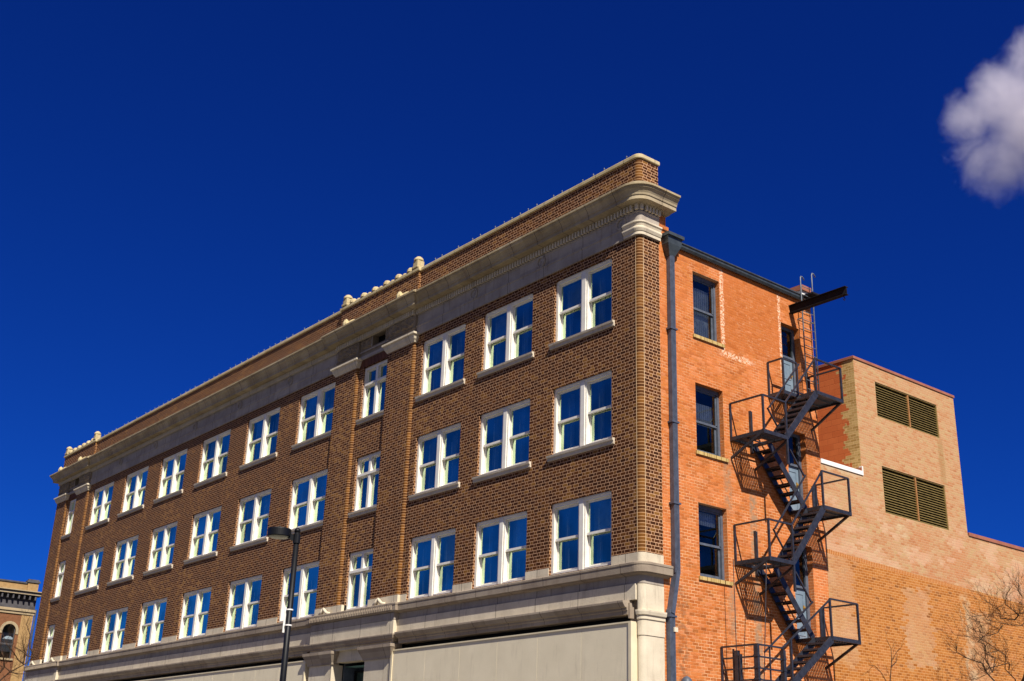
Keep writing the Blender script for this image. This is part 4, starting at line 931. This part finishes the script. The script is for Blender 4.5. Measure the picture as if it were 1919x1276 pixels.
# ------------------------------------------------------------------ bare trees
def twigs(bb, p, d, L, r, depth, rnd):
    pts = [Vector(p)]; d = Vector(d).normalized()
    for i in range(4):
        d = (d + Vector((rnd.uniform(-.35, .35), rnd.uniform(-.4, .4), rnd.uniform(-.25, .4)))).normalized(); pts.append(pts[-1] + d * L / 4)
    bb.tube(pts, [r * (1 - .18 * i) for i in range(5)], 5)
    if depth > 0:
        for _ in range(rnd.choice((2, 3))):
            k = rnd.choice((2, 3, 4)); dd = (d + Vector((rnd.uniform(-.5, .5), rnd.uniform(-1, 1), rnd.uniform(-.5, .9)))).normalized()
            twigs(bb, pts[k], dd, L * rnd.uniform(.5, .75), r * .62, depth - 1, rnd)
def tree(name, label, limbs, r0, base, tw, depth, seed, jit, grp=None):
    rnd = random.Random(seed); root = empty(name, base); tag(root, label, 'tree', grp)
    off = -Vector(base); tr = Bm(); tr_pts = [Vector(base) + off, Vector(limbs[-1][-1]) + off]
    tr.tube([tr_pts[0], (tr_pts[0] + tr_pts[1]) / 2 + Vector((.05, .05, 0)), tr_pts[1]], [r0 * 1.6, r0 * 1.25, r0], 10); tr.build('trunk', 'bark', root, smooth=True)
    br = Bm(); tg = Bm()
    for li, l in enumerate(limbs):
        n = len(l); big = r0 * (.62 if li in (0, n) else .42)
        if li >= len(limbs) - 1: rs = [r0 * .55, r0 * 1.0]; rs = [r0 * (.6 + .4 * i / (n - 1)) for i in range(n)]
        else: rs = [max(.007, big * (1 - .75 * i / (n - 1))) for i in range(n)]
        pts = [Vector(p) + Vector((rnd.uniform(-jit, jit), 0, 0)) * min(1, i / 2) + off for i, p in enumerate(l)]
        br.tube(pts, rs, 6)
        if li < len(limbs) - 1:
            for i in range(1, n):
                for _ in range(tw):
                    q = pts[i - 1].lerp(pts[i], rnd.random()); d = (pts[i] - pts[i - 1]).normalized() + Vector((rnd.uniform(-.5, .5), rnd.uniform(-1, 1), rnd.uniform(-.6, 1)))
                    twigs(tg, q, d, rnd.uniform(.35, .8) * (r0 / .07) ** .5, max(.006, rs[i] * .4), depth, rnd)
    br.build('branches', 'bark', root); tg.build('twigs', 'bark', root)
RT = [[(2.5, 12.67, 5.27), (2.5, 12.61, 5.52), (2.5, 12.29, 5.76), (2.5, 11.81, 5.9), (2.5, 11.43, 6.04), (2.5, 10.91, 6.12)], [(2.5, 12.61, 5.52), (2.5, 12.6, 5.94), (2.5, 12.45, 6.32), (2.5, 12.33, 6.43), (2.5, 12.71, 6.69), (2.5, 12.46, 6.82), (2.5, 12.0, 6.87)], [(2.5, 13.92, 5.41), (2.5, 13.65, 5.71), (2.5, 13.3, 6.1), (2.5, 12.84, 6.6), (2.5, 12.75, 6.85), (2.5, 12.79, 7.15)], [(2.5, 12.61, 5.52), (2.5, 12.89, 5.97), (2.5, 13.12, 6.16), (2.5, 13.58, 6.28)], [(2.5, 15.37, 7.75), (2.5, 14.81, 7.53), (2.5, 14.3, 7.29), (2.5, 14.0, 7.05), (2.5, 13.5, 7.03), (2.5, 13.41, 7.24), (2.5, 13.18, 7.33), (2.5, 12.6, 7.27), (2.5, 12.11, 7.15)], [(2.5, 14.3, 7.29), (2.5, 14.18, 7.41), (2.5, 14.19, 7.8), (2.5, 14.17, 8.06), (2.5, 13.75, 8.16)], [(2.5, 14.3, 7.29), (2.5, 13.86, 7.32), (2.5, 13.4, 7.45), (2.5, 13.04, 7.59), (2.5, 13.0, 7.84)], [(2.5, 15.38, 8.23), (2.5, 14.97, 8.1), (2.5, 14.8, 7.74), (2.5, 14.35, 7.5), (2.5, 14.18, 7.41)], [(2.5, 13.5, 7.03), (2.5, 13.06, 6.75), (2.5, 12.36, 6.56), (2.5, 11.78, 6.45), (2.5, 11.53, 6.57)], [(2.5, 14.97, 8.1), (2.5, 14.89, 8.3), (2.5, 14.43, 8.54)], [(2.5, 13.59, 5.68), (2.5, 13.24, 5.85), (2.5, 12.82, 5.64), (2.5, 12.03, 5.43), (2.5, 12.04, 5.26)], [(2.5, 13.92, 5.41), (2.5, 14.1, 4.9), (2.5, 14.3, 4.3)], [(2.5, 12.67, 5.27), (2.5, 12.9, 4.6), (2.5, 13.8, 3.4), (2.5, 14.4, 2.6)], [(2.5, 15.37, 7.75), (2.5, 15.89, 7.76), (2.5, 15.81, 7.01), (2.5, 15.38, 4.5), (2.5, 14.9, 3.2), (2.5, 14.4, 2.4)]]
tree('bare_tree', 'leafless tree with crooked dark branches in front of the tan brick wall at lower right', RT, .042, (2.5, 14.4, 0), 6, 2, 4, .5)
LT = [[(-45, -3.09, 5.66), (-45, -2.74, 6.28), (-45, -2.26, 6.74), (-45, -1.69, 7.21), (-45, -1.18, 7.63)], [(-45, -1.69, 7.21), (-45, -2.01, 7.42), (-45, -2.35, 7.76), (-45, -2.79, 8.09), (-45, -3.08, 8.63)], [(-45, -1.18, 7.63), (-45, -1.51, 8.12), (-45, -1.56, 8.79), (-45, -1.77, 9.34), (-45, -1.79, 9.72)], [(-45, -1.69, 7.21), (-45, -1.65, 7.83), (-45, -1.92, 8.27), (-45, -2.02, 8.55)], [(-45, -2.82, 6.69), (-45, -2.59, 6.99), (-45, -2.83, 7.53), (-45, -2.98, 7.84)], [(-45, -2.26, 6.74), (-45, -2.58, 6.94), (-45, -2.88, 7.01)], [(-45, -1.18, 7.63), (-45, -1.57, 7.64), (-45, -2.01, 7.93), (-45, -2.36, 8.04)], [(-45, -2.26, 6.74), (-45, -1.88, 6.68), (-45, -1.51, 6.75)], [(-45, -3.09, 5.66), (-45, -3.2, 4.6), (-45, -3.3, 3.4)]]
tree('bare_tree', 'leafless thin tree in front of the arched window building at far left', LT, .09, (-45, -3.3, 0), 4, 2, 9, .4)
STL = [[(1.0, 9.42, 5.09), (1.0, 9.55, 5.65), (1.0, 9.55, 6.05), (1.0, 9.53, 6.28)], [(1.0, 9.55, 5.65), (1.0, 9.87, 5.97), (1.0, 10.0, 6.09)], [(1.0, 9.2, 5.07), (1.0, 9.09, 5.27), (1.0, 8.71, 5.46), (1.0, 8.5, 5.47)], [(1.0, 9.53, 5.5), (1.0, 9.83, 5.68), (1.0, 9.94, 5.9)], [(1.0, 9.2, 5.07), (1.0, 9.35, 4.4)], [(1.0, 9.42, 5.09), (1.0, 9.35, 3.4)]]
tree('bare_sapling', 'slender bare sapling tip in front of the wall right of the fire escape', STL, .03, (1.0, 9.35, 0), 1, 1, 12, .1)
# dark ornamental post head at the right edge
b = Bm(); b.lathe((3.0, 13.9, 0), [(.12, 0), (.09, .6), (.07, 4.2), (.10, 4.5), (.42, 4.9), (.40, 5.15), (.22, 5.45), (.11, 5.75), (.09, 5.95), (.13, 6.05), (.06, 6.2), (.01, 6.28)], 18)
tag(b.build('lamp_post', 'black', None, smooth=True), 'dark finial of an ornamental lamp post at the lower right edge', 'lamp post')
b = Bm(); b.lathe((.2, 1.43, 4.42), [(.02, -.25), (.14, -.2), (.16, 0), (.14, .1), (.08, .17), (.01, .2)], 16); b.box(.0, .2, 1.40, 1.46, 4.3, 4.36)
tag(b.build('wall_light', 'bluegrey', None, smooth=True), 'small round grey wall light on the orange brick beside the downpipe', 'light')

# ------------------------------------------------------------------ cloud
def cloud():
    C0 = Vector((-307.5, 685.4, 447.7))
    b = Bm(); k, n = 16, 10
    for i in range(n + 1):
        ph = math.pi * i / n
        for j in range(k):
            t = 2 * math.pi * j / k; b.v.append((110 * math.sin(ph) * math.cos(t), 110 * math.sin(ph) * math.sin(t), 100 * math.cos(ph)))
    for i in range(n):
        for j in range(k): b.f.append(((i + 1) * k + j, (i + 1) * k + (j + 1) % k, i * k + (j + 1) % k, i * k + j)); b.mi.append(0)
    m = bpy.data.materials.new('cloud vapour'); m.use_nodes = True; t = m.node_tree; t.nodes.clear()
    out = t.nodes.new('ShaderNodeOutputMaterial'); pv = t.nodes.new('ShaderNodeVolumePrincipled'); t.links.new(pv.outputs[0], out.inputs['Volume'])
    pv.inputs['Color'].default_value = (.98, .94, 1, 1); pv.inputs['Anisotropy'].default_value = .0
    tc = t.nodes.new('ShaderNodeTexCoord')
    def mm(op, a, b_):
        q = t.nodes.new('ShaderNodeMath'); q.operation = op
        for i, v in enumerate((a, b_)):
            if isinstance(v, (int, float)): q.inputs[i].default_value = v
            else: t.links.new(v, q.inputs[i])
        return q.outputs[0]
    def nz(scale, detail, rough, dist):
        q = t.nodes.new('ShaderNodeTexNoise'); q.inputs['Scale'].default_value = scale; q.inputs['Detail'].default_value = detail; q.inputs['Roughness'].default_value = rough; q.inputs['Distortion'].default_value = dist
        t.links.new(tc.outputs['Object'], q.inputs['Vector']); return q.outputs[0]
    d = None
    for bx, by, br_ in ((10, 43, 25), (-13, 12, 29), (-40, -2, 19), (14, -6, 44), (-32, -28, 19), (-14, -32, 24), (8, -30, 28), (28, 60, 26)):
        c = R_ * bx + U_ * by; q = t.nodes.new('ShaderNodeVectorMath'); q.operation = 'DISTANCE'; q.inputs[1].default_value = c; t.links.new(tc.outputs['Object'], q.inputs[0])
        e = mm('SUBTRACT', q.outputs['Value'], br_); d = e if d is None else mm('MINIMUM', d, e)
    d = mm('ADD', d, mm('MULTIPLY', mm('SUBTRACT', nz(.035, 7, .7, .8), .5), 46))
    d = mm('ADD', d, mm('MULTIPLY', mm('SUBTRACT', nz(.13, 4, .7, .3), .5), 16))
    d = mm('MULTIPLY', mm('MINIMUM', mm('MAXIMUM', mm('DIVIDE', d, -26), 0.0), 1.0), .055)
    t.links.new(d, pv.inputs['Density'])
    o = b.build('cloud', m, None, loc=C0); tag(o, 'single pale lilac-white cloud at the upper right edge of the sky', 'cloud', kind='structure')
cloud()
